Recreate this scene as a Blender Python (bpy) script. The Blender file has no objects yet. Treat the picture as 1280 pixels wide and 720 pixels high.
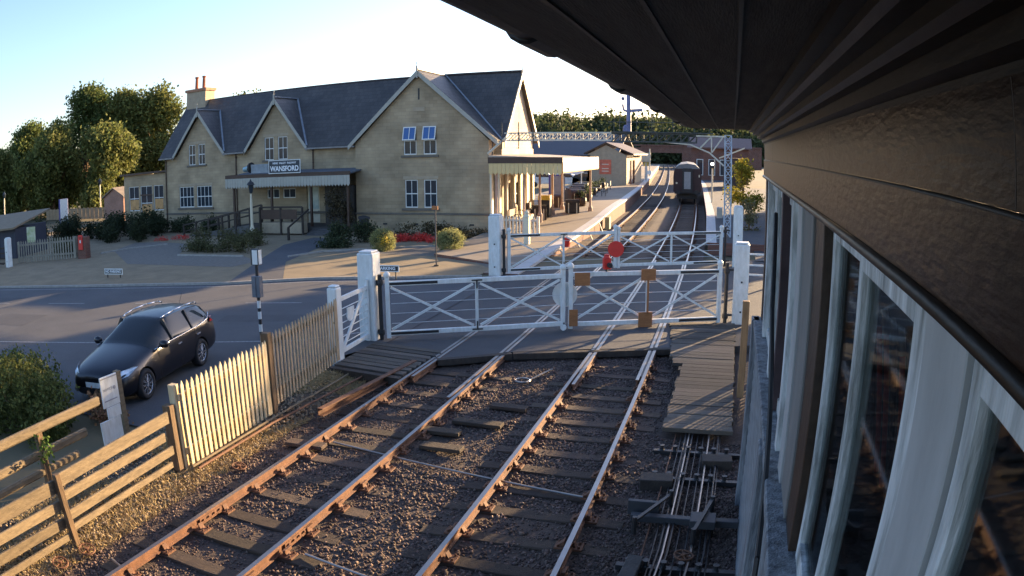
import bpy, bmesh, math, random
import numpy as np
from mathutils import Vector, Matrix
from mathutils.geometry import tessellate_polygon
random.seed(7); rng = np.random.default_rng(7)
S = bpy.context.scene
COL = S.collection
R = math.radians
PI = math.pi

# ---------------------------------------------------------------- camera, sky, sun, exposure
cd = bpy.data.cameras.new('camera')
cam = bpy.data.objects.new('camera', cd); COL.objects.link(cam); S.camera = cam
cd.type = 'PANO'
cd.panorama_type = 'FISHEYE_LENS_POLYNOMIAL'      # the webcam's wide, barrel-distorting lens
cd.sensor_width = 36.0; cd.sensor_fit = 'HORIZONTAL'
cd.fisheye_fov = R(180)
SG = -1.0
cd.fisheye_polynomial_k0 = 0.0
cd.fisheye_polynomial_k1 = SG*3.77432537e-02
cd.fisheye_polynomial_k2 = SG*1.27325977e-04
cd.fisheye_polynomial_k3 = SG*-1.68990066e-05
cd.fisheye_polynomial_k4 = SG*1.00274546e-06
cd.lens = 26.0
cd.clip_start = 0.02; cd.clip_end = 5000
H = 4.798
ax = Vector((0.95685619, 0.29047084, -0.00727448)); up = Vector((-0.04584234, 0.17563949, 0.98338662)); fw = Vector((-0.28692282, 0.9406261, -0.1813776))
m = Matrix((( ax.x, up.x, -fw.x, 0), (ax.y, up.y, -fw.y, 0), (ax.z, up.z, -fw.z, H), (0, 0, 0, 1)))
cam.matrix_world = m

SUN_EL = 9.9; SUN_AZ = 62.0          # azimuth of the sun from +x towards +y
w = bpy.data.worlds.new('World'); S.world = w; w.use_nodes = True
nt = w.node_tree; bg = nt.nodes['Background']
sky = nt.nodes.new('ShaderNodeTexSky'); sky.sky_type = 'NISHITA'; sky.sun_disc = False
sky.sun_elevation = R(SUN_EL); sky.sun_rotation = R(90-SUN_AZ)
sky.air_density = 1.0; sky.dust_density = 1.1; sky.ozone_density = 2.7
tint = nt.nodes.new('ShaderNodeMix'); tint.data_type = 'RGBA'; tint.blend_type = 'MULTIPLY'; tint.inputs[0].default_value = 1; tint.inputs[7].default_value = (1.06, .955, 1.03, 1)
nt.links.new(sky.outputs[0], tint.inputs[6]); nt.links.new(tint.outputs[2], bg.inputs[0]); bg.inputs[1].default_value = 0.105
sd = bpy.data.lights.new('sun', 'SUN'); sd.energy = 5.0; sd.angle = R(0.6); sd.color = (1.0, 0.70, 0.38)
so = bpy.data.objects.new('sun', sd); COL.objects.link(so)
sv = Vector((math.cos(R(SUN_EL))*math.cos(R(SUN_AZ)), math.cos(R(SUN_EL))*math.sin(R(SUN_AZ)), math.sin(R(SUN_EL))))
so.rotation_euler = sv.to_track_quat('Z', 'Y').to_euler()
S.view_settings.view_transform = 'Standard'; S.view_settings.look = 'None'
S.view_settings.exposure = 2.2; S.view_settings.gamma = 1.0
S.cycles.max_bounces = 6; S.cycles.transparent_max_bounces = 12
S.cycles.use_denoising = True

# ---------------------------------------------------------------- materials
MATS = {}
def mat(name, col, rough=.8, metal=0., var=.25, scale=3., bump=.15, bscale=None, col2=None, coord='Object', stretch=(1, 1, 1), spec=None, contrast=.5, detail=6.):
    if name in MATS: return MATS[name]
    M = bpy.data.materials.new(name); M.use_nodes = True; n = M.node_tree; b = n.nodes['Principled BSDF']
    tc = n.nodes.new('ShaderNodeTexCoord'); mp = n.nodes.new('ShaderNodeMapping'); mp.inputs['Scale'].default_value = stretch
    n.links.new(tc.outputs[coord], mp.inputs[0])
    no = n.nodes.new('ShaderNodeTexNoise'); no.inputs['Scale'].default_value = scale; no.inputs['Detail'].default_value = detail; no.inputs['Roughness'].default_value = .65
    n.links.new(mp.outputs[0], no.inputs['Vector'])
    rp = n.nodes.new('ShaderNodeValToRGB'); rp.color_ramp.elements[0].position = .5-contrast*.4; rp.color_ramp.elements[1].position = .5+contrast*.4
    c2 = col2 or tuple(min(1, c*(1+var)) for c in col); c1 = tuple(c*(1-var) for c in col) if not col2 else col
    rp.color_ramp.elements[0].color = (*c1, 1); rp.color_ramp.elements[1].color = (*c2, 1)
    n.links.new(no.outputs[0], rp.inputs[0]); n.links.new(rp.outputs[0], b.inputs['Base Color'])
    b.inputs['Roughness'].default_value = rough; b.inputs['Metallic'].default_value = metal
    if spec is not None: b.inputs['Specular IOR Level'].default_value = spec
    if bump:
        n2 = n.nodes.new('ShaderNodeTexNoise'); n2.inputs['Scale'].default_value = bscale or scale*4; n2.inputs['Detail'].default_value = 5
        n.links.new(mp.outputs[0], n2.inputs['Vector'])
        bp = n.nodes.new('ShaderNodeBump'); bp.inputs['Strength'].default_value = bump; bp.inputs['Distance'].default_value = .02
        n.links.new(n2.outputs[0], bp.inputs['Height']); n.links.new(bp.outputs[0], b.inputs['Normal'])
    MATS[name] = M; return M

def vary(M, lo, hi, how='Random Per Island', hue=0.):
    n = M.node_tree; b = n.nodes['Principled BSDF']; src = b.inputs['Base Color'].links[0].from_socket; outs = [l.to_socket for l in n.links if l.from_socket == src]
    if how == 'Random Per Island': g = n.nodes.new('ShaderNodeNewGeometry'); r = g.outputs['Random Per Island']
    else: g = n.nodes.new('ShaderNodeObjectInfo'); r = g.outputs['Random']
    mr = n.nodes.new('ShaderNodeMapRange'); mr.inputs[3].default_value = lo; mr.inputs[4].default_value = hi; n.links.new(r, mr.inputs[0])
    mx = n.nodes.new('ShaderNodeHueSaturation'); n.links.new(src, mx.inputs['Color']); n.links.new(mr.outputs[0], mx.inputs['Value'])
    if hue: m2 = n.nodes.new('ShaderNodeMapRange'); m2.inputs[3].default_value = .5-hue; m2.inputs[4].default_value = .5+hue; w_ = n.nodes.new('ShaderNodeMath'); w_.operation = 'FRACT'; w1 = n.nodes.new('ShaderNodeMath'); w1.operation = 'MULTIPLY'; w1.inputs[1].default_value = 37.7; n.links.new(r, w1.inputs[0]); n.links.new(w1.outputs[0], w_.inputs[0]); n.links.new(w_.outputs[0], m2.inputs[0]); n.links.new(m2.outputs[0], mx.inputs['Hue'])
    for o in outs: n.links.new(mx.outputs[0], o)
    return M
def brickmat(name, c1, c2, mortar, bw, bh, msize=.01, plane='xz', rough=.9, bump=.3, mix=.5, stain=.25):
    M = bpy.data.materials.new(name); M.use_nodes = True; n = M.node_tree; b = n.nodes['Principled BSDF']
    tc = n.nodes.new('ShaderNodeTexCoord'); sp = n.nodes.new('ShaderNodeSeparateXYZ'); cb = n.nodes.new('ShaderNodeCombineXYZ')
    n.links.new(tc.outputs['Object'], sp.inputs[0])
    n.links.new(sp.outputs['XYZ'.index(plane[0].upper())], cb.inputs[0]); n.links.new(sp.outputs['XYZ'.index(plane[1].upper())], cb.inputs[1])
    br = n.nodes.new('ShaderNodeTexBrick'); br.inputs['Scale'].default_value = 1; br.inputs['Brick Width'].default_value = bw; br.inputs['Row Height'].default_value = bh
    br.inputs['Mortar Size'].default_value = msize; br.inputs['Mortar Smooth'].default_value = .3; br.inputs['Bias'].default_value = 0
    br.inputs['Color1'].default_value = (*c1, 1); br.inputs['Color2'].default_value = (*c2, 1); br.inputs['Mortar'].default_value = (*mortar, 1)
    n.links.new(cb.outputs[0], br.inputs['Vector'])
    no = n.nodes.new('ShaderNodeTexNoise'); no.inputs['Scale'].default_value = .7; no.inputs['Detail'].default_value = 8; n.links.new(tc.outputs['Object'], no.inputs['Vector'])
    mr = n.nodes.new('ShaderNodeMapRange'); mr.inputs[1].default_value = .3; mr.inputs[2].default_value = .7; mr.inputs[3].default_value = 1-stain; mr.inputs[4].default_value = 1+stain*.5
    n.links.new(no.outputs[0], mr.inputs[0])
    mx = n.nodes.new('ShaderNodeMix'); mx.data_type = 'RGBA'; mx.blend_type = 'MULTIPLY'; mx.inputs[0].default_value = 1
    n.links.new(br.outputs[0], mx.inputs[6]); n.links.new(mr.outputs[0], mx.inputs[7]); n.links.new(mx.outputs[2], b.inputs['Base Color'])
    b.inputs['Roughness'].default_value = rough
    bp = n.nodes.new('ShaderNodeBump'); bp.inputs['Strength'].default_value = bump; bp.inputs['Distance'].default_value = .02
    iv = n.nodes.new('ShaderNodeMath'); iv.operation = 'SUBTRACT'; iv.inputs[0].default_value = 1; n.links.new(br.outputs['Fac'], iv.inputs[1])
    n.links.new(iv.outputs[0], bp.inputs['Height']); n.links.new(bp.outputs[0], b.inputs['Normal'])
    MATS[name] = M; return M

def glassmat(name, tint=(.03, .04, .05), rough=.05):
    M = bpy.data.materials.new(name); M.use_nodes = True; b = M.node_tree.nodes['Principled BSDF']
    b.inputs['Base Color'].default_value = (*tint, 1); b.inputs['Roughness'].default_value = rough; b.inputs['Specular IOR Level'].default_value = .3
    MATS[name] = M; return M
def clearglass(name):
    M = bpy.data.materials.new(name); M.use_nodes = True; n = M.node_tree
    b = n.nodes['Principled BSDF']; n.nodes.remove(b); out = n.nodes['Material Output']
    t = n.nodes.new('ShaderNodeBsdfTransparent'); t.inputs[0].default_value = (.8, .84, .84, 1); g = n.nodes.new('ShaderNodeBsdfGlossy'); g.inputs['Roughness'].default_value = .04
    no = n.nodes.new('ShaderNodeTexNoise'); no.inputs['Scale'].default_value = 6; fr = n.nodes.new('ShaderNodeFresnel'); fr.inputs[0].default_value = 1.5
    m2 = n.nodes.new('ShaderNodeMixShader'); ml = n.nodes.new('ShaderNodeMath'); ml.operation = 'MULTIPLY'; ml.inputs[1].default_value = .28; n.links.new(fr.outputs[0], ml.inputs[0]); n.links.new(ml.outputs[0], m2.inputs[0]); n.links.new(t.outputs[0], m2.inputs[1]); n.links.new(g.outputs[0], m2.inputs[2])
    n.links.new(m2.outputs[0], out.inputs[0]); MATS[name] = M; return M
def emis(name, col, st):
    M = bpy.data.materials.new(name); M.use_nodes = True; b = M.node_tree.nodes['Principled BSDF']
    b.inputs['Base Color'].default_value = (*col, 1); b.inputs['Emission Color'].default_value = (*col, 1); b.inputs['Emission Strength'].default_value = st
    MATS[name] = M; return M
def leafmat(name, a, b_, scale=.35):
    M = mat(name, a, .75, var=.3, col2=b_, scale=scale, bump=0, contrast=.6, detail=8)
    b = M.node_tree.nodes['Principled BSDF']; b.inputs['Specular IOR Level'].default_value = .25
    n = M.node_tree; out = n.nodes['Material Output']; tr = n.nodes.new('ShaderNodeBsdfTranslucent'); mx = n.nodes.new('ShaderNodeMixShader'); mx.inputs[0].default_value = .42
    vary(M, .55, 1.45, hue=.02); src = b.inputs['Base Color'].links[0].from_socket; n.links.new(src, tr.inputs[0])
    n.links.new(b.outputs[0], mx.inputs[1]); n.links.new(tr.outputs[0], mx.inputs[2]); n.links.new(mx.outputs[0], out.inputs[0]); return M

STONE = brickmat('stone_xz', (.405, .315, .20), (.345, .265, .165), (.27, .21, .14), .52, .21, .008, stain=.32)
STONEY = brickmat('stone_yz', (.55, .46, .35), (.50, .42, .32), (.45, .38, .29), .52, .21, .008, plane='yz')  # paler stone puts the sunlit gable's brightness into the colour
SLATE = brickmat('slate', (.055, .049, .046), (.078, .069, .064), (.028, .025, .023), .32, .26, .012, plane='xz', rough=.55, bump=.5)
SLATEY = brickmat('slate_y', (.055, .049, .046), (.078, .069, .064), (.028, .025, .023), .32, .26, .012, plane='yz', rough=.55, bump=.5)
BRICK = brickmat('red_brick', (.19, .065, .04), (.13, .05, .035), (.16, .13, .11), .225, .075, .01)
BRICKY = brickmat('red_brick_y', (.19, .065, .04), (.13, .05, .035), (.16, .13, .11), .225, .075, .01, plane='yz')
STRIM = mat('stone_trim', (.36, .29, .2), .85, var=.15, bump=.1)
SILL = mat('sill_stone', (.13, .115, .095), .85, var=.2)
WPAINT = mat('white_paint', (.56, .56, .52), .55, col2=(.74, .76, .75), scale=11, bump=.12, contrast=.5, detail=12, stretch=(1, 1, .35))
WOLD = mat('worn_white_paint', (.20, .21, .20), .8, col2=(.72, .75, .76), scale=9, bump=.6, bscale=34, stretch=(1, 1, .18), contrast=.42, detail=12)
WFLAT = mat('grey_white_paint', (.38, .39, .39), .7, var=.2, scale=3, bump=.15, stretch=(1, 1, .4), detail=10)
GRYWOOD = mat('weathered_timber', (.06, .065, .075), .85, col2=(.27, .29, .31), scale=14, bump=.7, bscale=60, stretch=(1, 1, .12), contrast=.45, detail=10)
GRYPAINT = mat('cream_grey_board', (.36, .35, .3), .7, var=.1)
DKBROWN = mat('dark_brown_paint', (.012, .007, .004), .5, var=.35, scale=5, bump=.2, bscale=26, stretch=(1, .2, 1), detail=8)
BRGLOSS = mat('brown_gloss_board', (.005, .0028, .0018), .36, col2=(.036, .0145, .006), scale=2.2, contrast=.5, bump=.22, bscale=42, stretch=(1, .25, 1), detail=8, spec=.16)
SOFFIT = mat('soffit_board', (.016, .016, .016), .8, col2=(.11, .11, .11), scale=2.2, bump=.5, bscale=20, stretch=(9, .8, 1), contrast=.9, detail=10)
BLACK = mat('black_iron', (.018, .018, .02), .55, var=.3, bump=.1)
DKWOOD = mat('dark_timber', (.045, .035, .028), .85, var=.4, scale=4, bump=.5, bscale=30, stretch=(1, 4, 1))
RUST = mat('rusty_steel', (.085, .036, .02), .8, col2=(.20, .09, .045), scale=7, bump=.4, bscale=40)
STEEL = mat('polished_steel', (.27, .25, .235), .38, metal=1., var=.12, scale=3, bump=.03)
STEELD = mat('dull_steel', (.3, .28, .26), .4, metal=.85, var=.15, scale=3, bump=.05)
SLEEP = mat('sleeper_timber', (.026, .019, .015), .9, col2=(.088, .06, .042), scale=3, bump=.9, bscale=24, stretch=(.4, 6, 1), contrast=.8, detail=10)
PLANK = mat('deck_plank', (.045, .037, .03), .85, col2=(.13, .11, .09), scale=3, bump=.8, bscale=22, stretch=(.4, 6, 2), contrast=.8, detail=10)
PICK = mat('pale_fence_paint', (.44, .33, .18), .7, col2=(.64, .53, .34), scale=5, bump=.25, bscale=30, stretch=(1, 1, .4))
FWOOD = mat('weathered_fence_wood', (.07, .052, .034), .9, col2=(.27, .205, .125), scale=6, bump=.6, bscale=26, stretch=(3, .5, 3), contrast=.8, detail=10)
POSTW = mat('brown_post_wood', (.12, .075, .04), .85, var=.4, scale=4, bump=.4, stretch=(3, 3, .5))
ASPH = mat('asphalt', (.045, .047, .053), .88, col2=(.10, .10, .105), scale=.5, bump=.35, bscale=140, contrast=.9, detail=12)
ASPHB = mat('crossing_surface', (.045, .046, .05), .85, col2=(.07, .07, .075), scale=1.6, bump=.4, bscale=90, contrast=.8, detail=12)
KERB = mat('kerb_concrete', (.30, .285, .26), .85, var=.2, scale=6)
LINE = mat('road_paint', (.10, .10, .105), .75, col2=(.36, .36, .35), scale=14, bump=.1, contrast=.5)
GRASS = mat('dry_grass', (.15, .115, .068), .95, col2=(.31, .235, .14), scale=.9, bump=.8, bscale=45, contrast=.8, detail=12)
FIELD = mat('grass_field', (.075, .07, .035), .95, col2=(.16, .125, .07), scale=.05, bump=.4, bscale=9, contrast=.7, detail=12)
PLATM = mat('platform_paving', (.20, .16, .12), .85, col2=(.27, .22, .165), scale=.8, bump=.2, bscale=60, detail=10)
BALL = mat('ballast', (.024, .017, .014), .95, col2=(.11, .076, .06), scale=16, bump=1., bscale=26, contrast=.75, detail=12)
STN = mat('ballast_stone', (.045, .031, .026), .92, col2=(.16, .11, .09), scale=9, bump=.3, contrast=.8)
EARTH = mat('track_earth', (.045, .036, .028), .95, col2=(.12, .09, .06), scale=2.6, bump=1., bscale=24, contrast=.8, detail=12)
REDP = mat('red_paint', (.62, .03, .02), .5, var=.12)
ORNG = mat('orange_board', (.40, .17, .06), .8, col2=(.22, .09, .035), scale=6, bump=.3, stretch=(1, 1, 4), contrast=.7)
GLASS = glassmat('dark_glass')
CGL = clearglass('window_glass')
CREAM = mat('cream_paint', (.62, .56, .42), .6, var=.08)
CHOC = mat('chocolate_paint', (.06, .032, .02), .6, var=.2)
YEL = mat('yellow_flower', (.6, .45, .03), .7)
PAVE = mat('gravel_path', (.16, .14, .115), .92, var=.2, scale=5, bump=.5, bscale=70)

vary(STN, .45, 1.7, hue=.02); vary(SLEEP, .6, 1.5, 'obj', .015); vary(PLANK, .6, 1.35, 'obj', .01); vary(FWOOD, .75, 1.2, 'obj'); vary(PICK, .85, 1.1, 'obj')
# ---------------------------------------------------------------- mesh helpers
EACH = {'cupboard', 'strap_hinge', 'iron_tee', 'bracket', 'gutter_bracket', 'corner_board', 'door_pillar', 'door_seam', 'white_band', 'leg', 'batten', 'poster_print', 'post', 'lamp_bracket', 'sill', 'air_brick', 'lintel', 'gutter', 'canopy_post', 'bolt'}
class MB:
    def __init__(s): s.v = []; s.f = []; s.m = []; s.st = []
    def add(s, vs, fs, mi=0):
        b = len(s.v); s.st.append((b, len(s.f))); s.v += [tuple(q) for q in vs]; s.f += [tuple(b+i for i in f) for f in fs]; s.m += [mi]*len(fs); return s
    def box(s, c, d, rz=0, mi=0, rx=0, ry=0):
        x, y, z = d[0]/2, d[1]/2, d[2]/2
        M = Matrix.Rotation(rz, 3, 'Z') @ Matrix.Rotation(ry, 3, 'Y') @ Matrix.Rotation(rx, 3, 'X') if (rz or rx or ry) else None
        vs = [Vector(q) for q in ((-x, -y, -z), (x, -y, -z), (x, y, -z), (-x, y, -z), (-x, -y, z), (x, -y, z), (x, y, z), (-x, y, z))]
        if M: vs = [M @ q for q in vs]
        return s.add([q+Vector(c) for q in vs], [(0, 3, 2, 1), (4, 5, 6, 7), (0, 1, 5, 4), (1, 2, 6, 5), (2, 3, 7, 6), (3, 0, 4, 7)], mi)
    def b2(s, a, b, mi=0):   # box by two corners
        return s.box([(a[i]+b[i])/2 for i in range(3)], [abs(a[i]-b[i]) for i in range(3)], 0, mi)
    def bar(s, p, q, wd, ht, mi=0, upv=(0, 0, 1)):
        p, q = Vector(p), Vector(q); d = (q-p).normalized(); u = Vector(upv)
        if abs(d.dot(u)) > .98: u = Vector((0, 1, 0))
        r = d.cross(u).normalized(); u = r.cross(d).normalized()
        r *= wd/2; u *= ht/2
        return s.add([p-r-u, p+r-u, p+r+u, p-r+u, q-r-u, q+r-u, q+r+u, q-r+u], [(0, 1, 2, 3), (7, 6, 5, 4), (0, 4, 5, 1), (1, 5, 6, 2), (2, 6, 7, 3), (3, 7, 4, 0)], mi)
    def cyl(s, p, q, r0, r1=None, n=12, mi=0, caps=True):
        p, q = Vector(p), Vector(q); r1 = r0 if r1 is None else r1; d = (q-p).normalized()
        a = d.orthogonal().normalized(); b = d.cross(a); vs = []
        for c, r in ((p, r0), (q, r1)):
            for i in range(n): t = 2*PI*i/n; vs.append(c+a*math.cos(t)*r+b*math.sin(t)*r)
        fs = [(i, (i+1) % n, n+(i+1) % n, n+i) for i in range(n)]
        if caps: fs += [tuple(range(n))[::-1], tuple(range(n, 2*n))]
        return s.add(vs, fs, mi)
    def tube(s, pts, r, n=6, mi=0):
        for a, b in zip(pts[:-1], pts[1:]): s.cyl(a, b, r, r, n, mi)
        return s
    def lathe(s, c, prof, n=16, mi=0):   # prof (r,z)
        vs = []; fs = []
        for r, z in prof:
            for i in range(n): t = 2*PI*i/n; vs.append((c[0]+r*math.cos(t), c[1]+r*math.sin(t), c[2]+z))
        for k in range(len(prof)-1):
            for i in range(n): j = (i+1) % n; fs.append((k*n+i, k*n+j, (k+1)*n+j, (k+1)*n+i))
        fs += [tuple(range(n))[::-1], tuple(range((len(prof)-1)*n, len(prof)*n))]
        return s.add(vs, fs, mi)
    def prism(s, pts, off, mi=0):   # polygon pts (3D) extruded by off
        n = len(pts); off = Vector(off); P0 = [Vector(q) for q in pts]
        tri = tessellate_polygon([P0])
        return s.add(P0+[q+off for q in P0], [t for t in tri]+[tuple(i+n for i in t[::-1]) for t in tri]+[(i, (i+1) % n, n+(i+1) % n, n+i) for i in range(n)], mi)
    def torus(s, c, Rr, r, axis=(0, 0, 1), n=20, k=6, mi=0):
        a = Vector(axis).normalized(); u = a.orthogonal().normalized(); v = a.cross(u); vs = []; fs = []; c = Vector(c)
        for i in range(n):
            t = 2*PI*i/n; d = u*math.cos(t)+v*math.sin(t)
            for j in range(k): q = 2*PI*j/k; vs.append(c+d*(Rr+r*math.cos(q))+a*r*math.sin(q))
        for i in range(n):
            for j in range(k): fs.append((i*k+j, ((i+1) % n)*k+j, ((i+1) % n)*k+(j+1) % k, i*k+(j+1) % k))
        return s.add(vs, fs, mi)
    def groups(s):
        st = s.st; n = len(st); ends = [q[0] for q in st[1:]]+[len(s.v)]; fe = [q[1] for q in st[1:]]+[len(s.f)]
        bb = [(np.min(s.v[a[0]:e], 0)-.012, np.max(s.v[a[0]:e], 0)+.012) for a, e in zip(st, ends)]; g = list(range(n))
        def fd(i):
            while g[i] != i: i = g[i]
            return i
        for i in range(n):
            for j in range(i+1, n):
                if (bb[i][0] <= bb[j][1]).all() and (bb[j][0] <= bb[i][1]).all(): g[fd(i)] = fd(j)
        out = {}
        for i in range(n): out.setdefault(fd(i), []).append((st[i][0], ends[i], st[i][1], fe[i]))
        return list(out.values())
    def build(s, name, mats, parent=None, smooth=False, bev=0, fix=True):
        if name in EACH and len(s.st) > 1:
            gs = s.groups()
            if len(gs) > 1:
                o = None
                for g in gs:
                    m_ = MB()
                    for a, e, fa, fe in g: m_.add(s.v[a:e], [tuple(i-a for i in f) for f in s.f[fa:fe]], 0); m_.m[-(fe-fa):] = s.m[fa:fe]
                    o = m_._build(name, mats, parent, smooth, bev, fix)
                return o
        return s._build(name, mats, parent, smooth, bev, fix)
    def _build(s, name, mats, parent=None, smooth=False, bev=0, fix=True):
        me = bpy.data.meshes.new(name); vs = s.v
        if parent is not None:
            l = parent_loc(parent); vs = [(v[0]-l[0], v[1]-l[1], v[2]-l[2]) for v in vs]
        me.from_pydata(vs, [], s.f)
        if not isinstance(mats, (list, tuple)): mats = [mats]
        for M in mats: me.materials.append(M)
        if len(mats) > 1: me.polygons.foreach_set('material_index', s.m)
        if fix and len(s.f) < 60000:
            bm = bmesh.new(); bm.from_mesh(me); bmesh.ops.recalc_face_normals(bm, faces=bm.faces); bm.to_mesh(me); bm.free()
        if smooth: me.polygons.foreach_set('use_smooth', [True]*len(me.polygons))
        me.update(); o = bpy.data.objects.new(name, me); COL.objects.link(o)
        if parent is not None: o.parent = parent
        if bev:
            bv = o.modifiers.new('bevel', 'BEVEL'); bv.width = bev; bv.segments = 1; bv.limit_method = 'ANGLE'
        return o
def parent_loc(o):
    l = Vector((0, 0, 0))
    while o is not None: l = l+Vector(o.location); o = o.parent
    return l
def tag(o, label=None, cat=None, group=None, kind=None):
    if label: o['label'] = label
    if cat: o['category'] = cat
    if group: o['group'] = group
    if kind: o['kind'] = kind
    return o
def T(name, label, cat, loc=(0, 0, 0), group=None):
    o = bpy.data.objects.new(name, None); COL.objects.link(o); o.location = loc; o.empty_display_size = .2
    return tag(o, label, cat, group)
def one(mb, name, mats, label, cat, group=None, **k): return tag(mb.build(name, mats, **k), label, cat, group)
def struct(mb, name, mats, **k): return tag(mb.build(name, mats, **k), kind='structure')
def kids(o): return KID.get(o.name, [])
def copy_tree(o, parent=None):
    c = o.copy(); COL.objects.link(c)
    if parent is not None: c.parent = parent
    for ch in o.children: copy_tree(ch, c)
    return c
def sheet(name, pts, z, M, kind='structure'):
    P0 = [Vector((x, y, z)) for x, y in pts]; me = bpy.data.meshes.new(name); me.from_pydata(P0, [], [t for t in tessellate_polygon([P0])])
    bm = bmesh.new(); bm.from_mesh(me); bmesh.ops.recalc_face_normals(bm, faces=bm.faces)
    for f in bm.faces:
        if f.normal.z < 0: f.normal_flip()
    bm.to_mesh(me); bm.free(); me.materials.append(M); o = bpy.data.objects.new(name, me); COL.objects.link(o); o['kind'] = kind; return o
def textmesh(name, body, size, M, parent, loc, rot, depth=.004, sx=1.0, bold=0.):
    c = bpy.data.curves.new(name, 'FONT'); c.body = body; c.size = size; c.align_x = 'CENTER'; c.align_y = 'CENTER'; c.extrude = depth; c.offset = bold
    t = bpy.data.objects.new(name+'_tmp', c); COL.objects.link(t); dg = bpy.context.evaluated_depsgraph_get()
    me = bpy.data.meshes.new_from_object(t.evaluated_get(dg)); bpy.data.objects.remove(t); me.materials.clear(); me.materials.append(M)
    o = bpy.data.objects.new(name, me); COL.objects.link(o); o.parent = parent; l = parent_loc(parent)
    o.location = Vector(loc)-l; o.rotation_euler = rot; o.scale = (sx, 1, 1); return o

def npmesh(name, V, F, M, parent=None, smooth=False):
    me = bpy.data.meshes.new(name); nv = len(V); nf = len(F); k = F.shape[1]
    if parent is not None: V = V-np.array(parent_loc(parent))
    me.vertices.add(nv); me.vertices.foreach_set('co', V.astype(np.float32).ravel())
    me.loops.add(nf*k); me.loops.foreach_set('vertex_index', F.astype(np.int32).ravel())
    me.polygons.add(nf); me.polygons.foreach_set('loop_start', np.arange(nf, dtype=np.int32)*k); me.polygons.foreach_set('loop_total', np.full(nf, k, dtype=np.int32))
    if smooth: me.polygons.foreach_set('use_smooth', [True]*nf)
    me.update(calc_edges=True); me.materials.append(M); o = bpy.data.objects.new(name, me); COL.objects.link(o)
    if parent is not None: o.parent = parent
    return o
def leaves(name, blobs, n, size, M, parent=None, shell=.55, flat=0., asp=.6):
    """blobs (x,y,z,rx,ry,rz): leaf faces in clumps through each blob's volume"""
    bl = np.array(blobs, float); vol = bl[:, 3]*bl[:, 4]*bl[:, 5]; pr = vol**.67; pr /= pr.sum()
    nc = max(8, n//14); ci = rng.choice(len(bl), nc, p=pr)
    d = rng.normal(size=(nc, 3)); d /= np.linalg.norm(d, axis=1)[:, None]; rad = (shell+(1-shell)*rng.random(nc)**.6)*(1+.10*rng.normal(size=nc))
    cc = bl[ci, :3]+d*bl[ci, 3:]*rad[:, None]
    k = rng.integers(0, nc, n); sp = size*2.1
    c = cc[k]+rng.normal(size=(n, 3))*sp*.5
    a = rng.normal(size=(n, 3)); a /= np.linalg.norm(a, axis=1)[:, None]; b = rng.normal(size=(n, 3)); b = np.cross(a, b); b /= np.linalg.norm(b, axis=1)[:, None]
    s_ = size*(.6+.8*rng.random(n))[:, None]; a = a*s_*.5; b = b*s_*.5*asp
    V = np.stack([c-a, c-b, c+a, c+b], 1).reshape(-1, 3); F = np.arange(n*4).reshape(n, 4)
    return npmesh(name, V, F, M, parent)

# ---------------------------------------------------------------- track alignment
CY = [-60, 0, 18, 30, 43, 52, 62.6, 78, 97.7, 130, 168, 230, 291, 400]
CX = [0, 0, 0, .13, .47, .80, 1.25, 2.05, 3.36, 5.8, 8.94, 14.2, 19.9, 31]
def dx(y):
    # smooth interpolation of the curve of the line
    x = np.interp(y, CY, CX); return float((np.interp(y-4, CY, CX)+2*x+np.interp(y+4, CY, CX))/4)
XA, XC, GA = -6.734, -3.25, 1.505
PEY = [26, 46, 50, 60, 81, 115, 170, 239]; PEX = [-8.3, -8.3, -8.4, -8.8, -10.15, -12.8, -17.5, -23.4]
PZY = [27.5, 35, 43, 51, 57, 300]; PZ = [.03, .24, .47, .82, .90, .90]

# ---------------------------------------------------------------- ground
def gz(x, y):
    t = 0
    inb = (x > -9.1-dx(y)) and (x < .9 if y < 60 else x < 4)
    if inb and not (21.5 < y < 34): t = -.27
    if inb and 34 <= y: t = -.3
    return t
xs = [-900, -400, -200, -100, -60, -40, -30, -24, -18, -14, -12, -10.4, -9.5, -8.95, -8.3, -7.5, -6, -4, -2, 0, .5, 1.2, 3, 8, 20, 60, 200, 500, 900]
ys = [-300, -60, -20, -8, -2, 2, 5, 8, 11, 13, 13.6, 14.5, 16, 20, 24, 28, 33.2, 34, 36, 40, 46, 52, 60, 70, 85, 100, 140, 200, 300, 500, 900, 1800]
mb = MB(); V = []
for y in ys:
    for x in xs: V.append((x, y, gz(x, y)-.03))
nx = len(xs); Fc = [(j*nx+i, j*nx+i+1, (j+1)*nx+i+1, (j+1)*nx+i) for j in range(len(ys)-1) for i in range(nx-1)]
mb.add(V, Fc); struct(mb, 'ground', FIELD)

def strip(name, f0, f1, y0, y1, zf, M, step=2., sub=1):
    mb = MB(); n = max(1, int((y1-y0)/step)); vs = []; fs = []
    for i in range(n+1):
        y = y0+(y1-y0)*i/n
        for k in range(sub+1):
            t = k/sub; vs.append((f0(y)*(1-t)+f1(y)*t, y, zf(y) if sub == 1 else zf(y)))
    for i in range(n):
        for k in range(sub): a = i*(sub+1)+k; fs.append((a, a+1, a+sub+2, a+sub+1))
    mb.add(vs, fs); return struct(mb, name, M)
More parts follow.
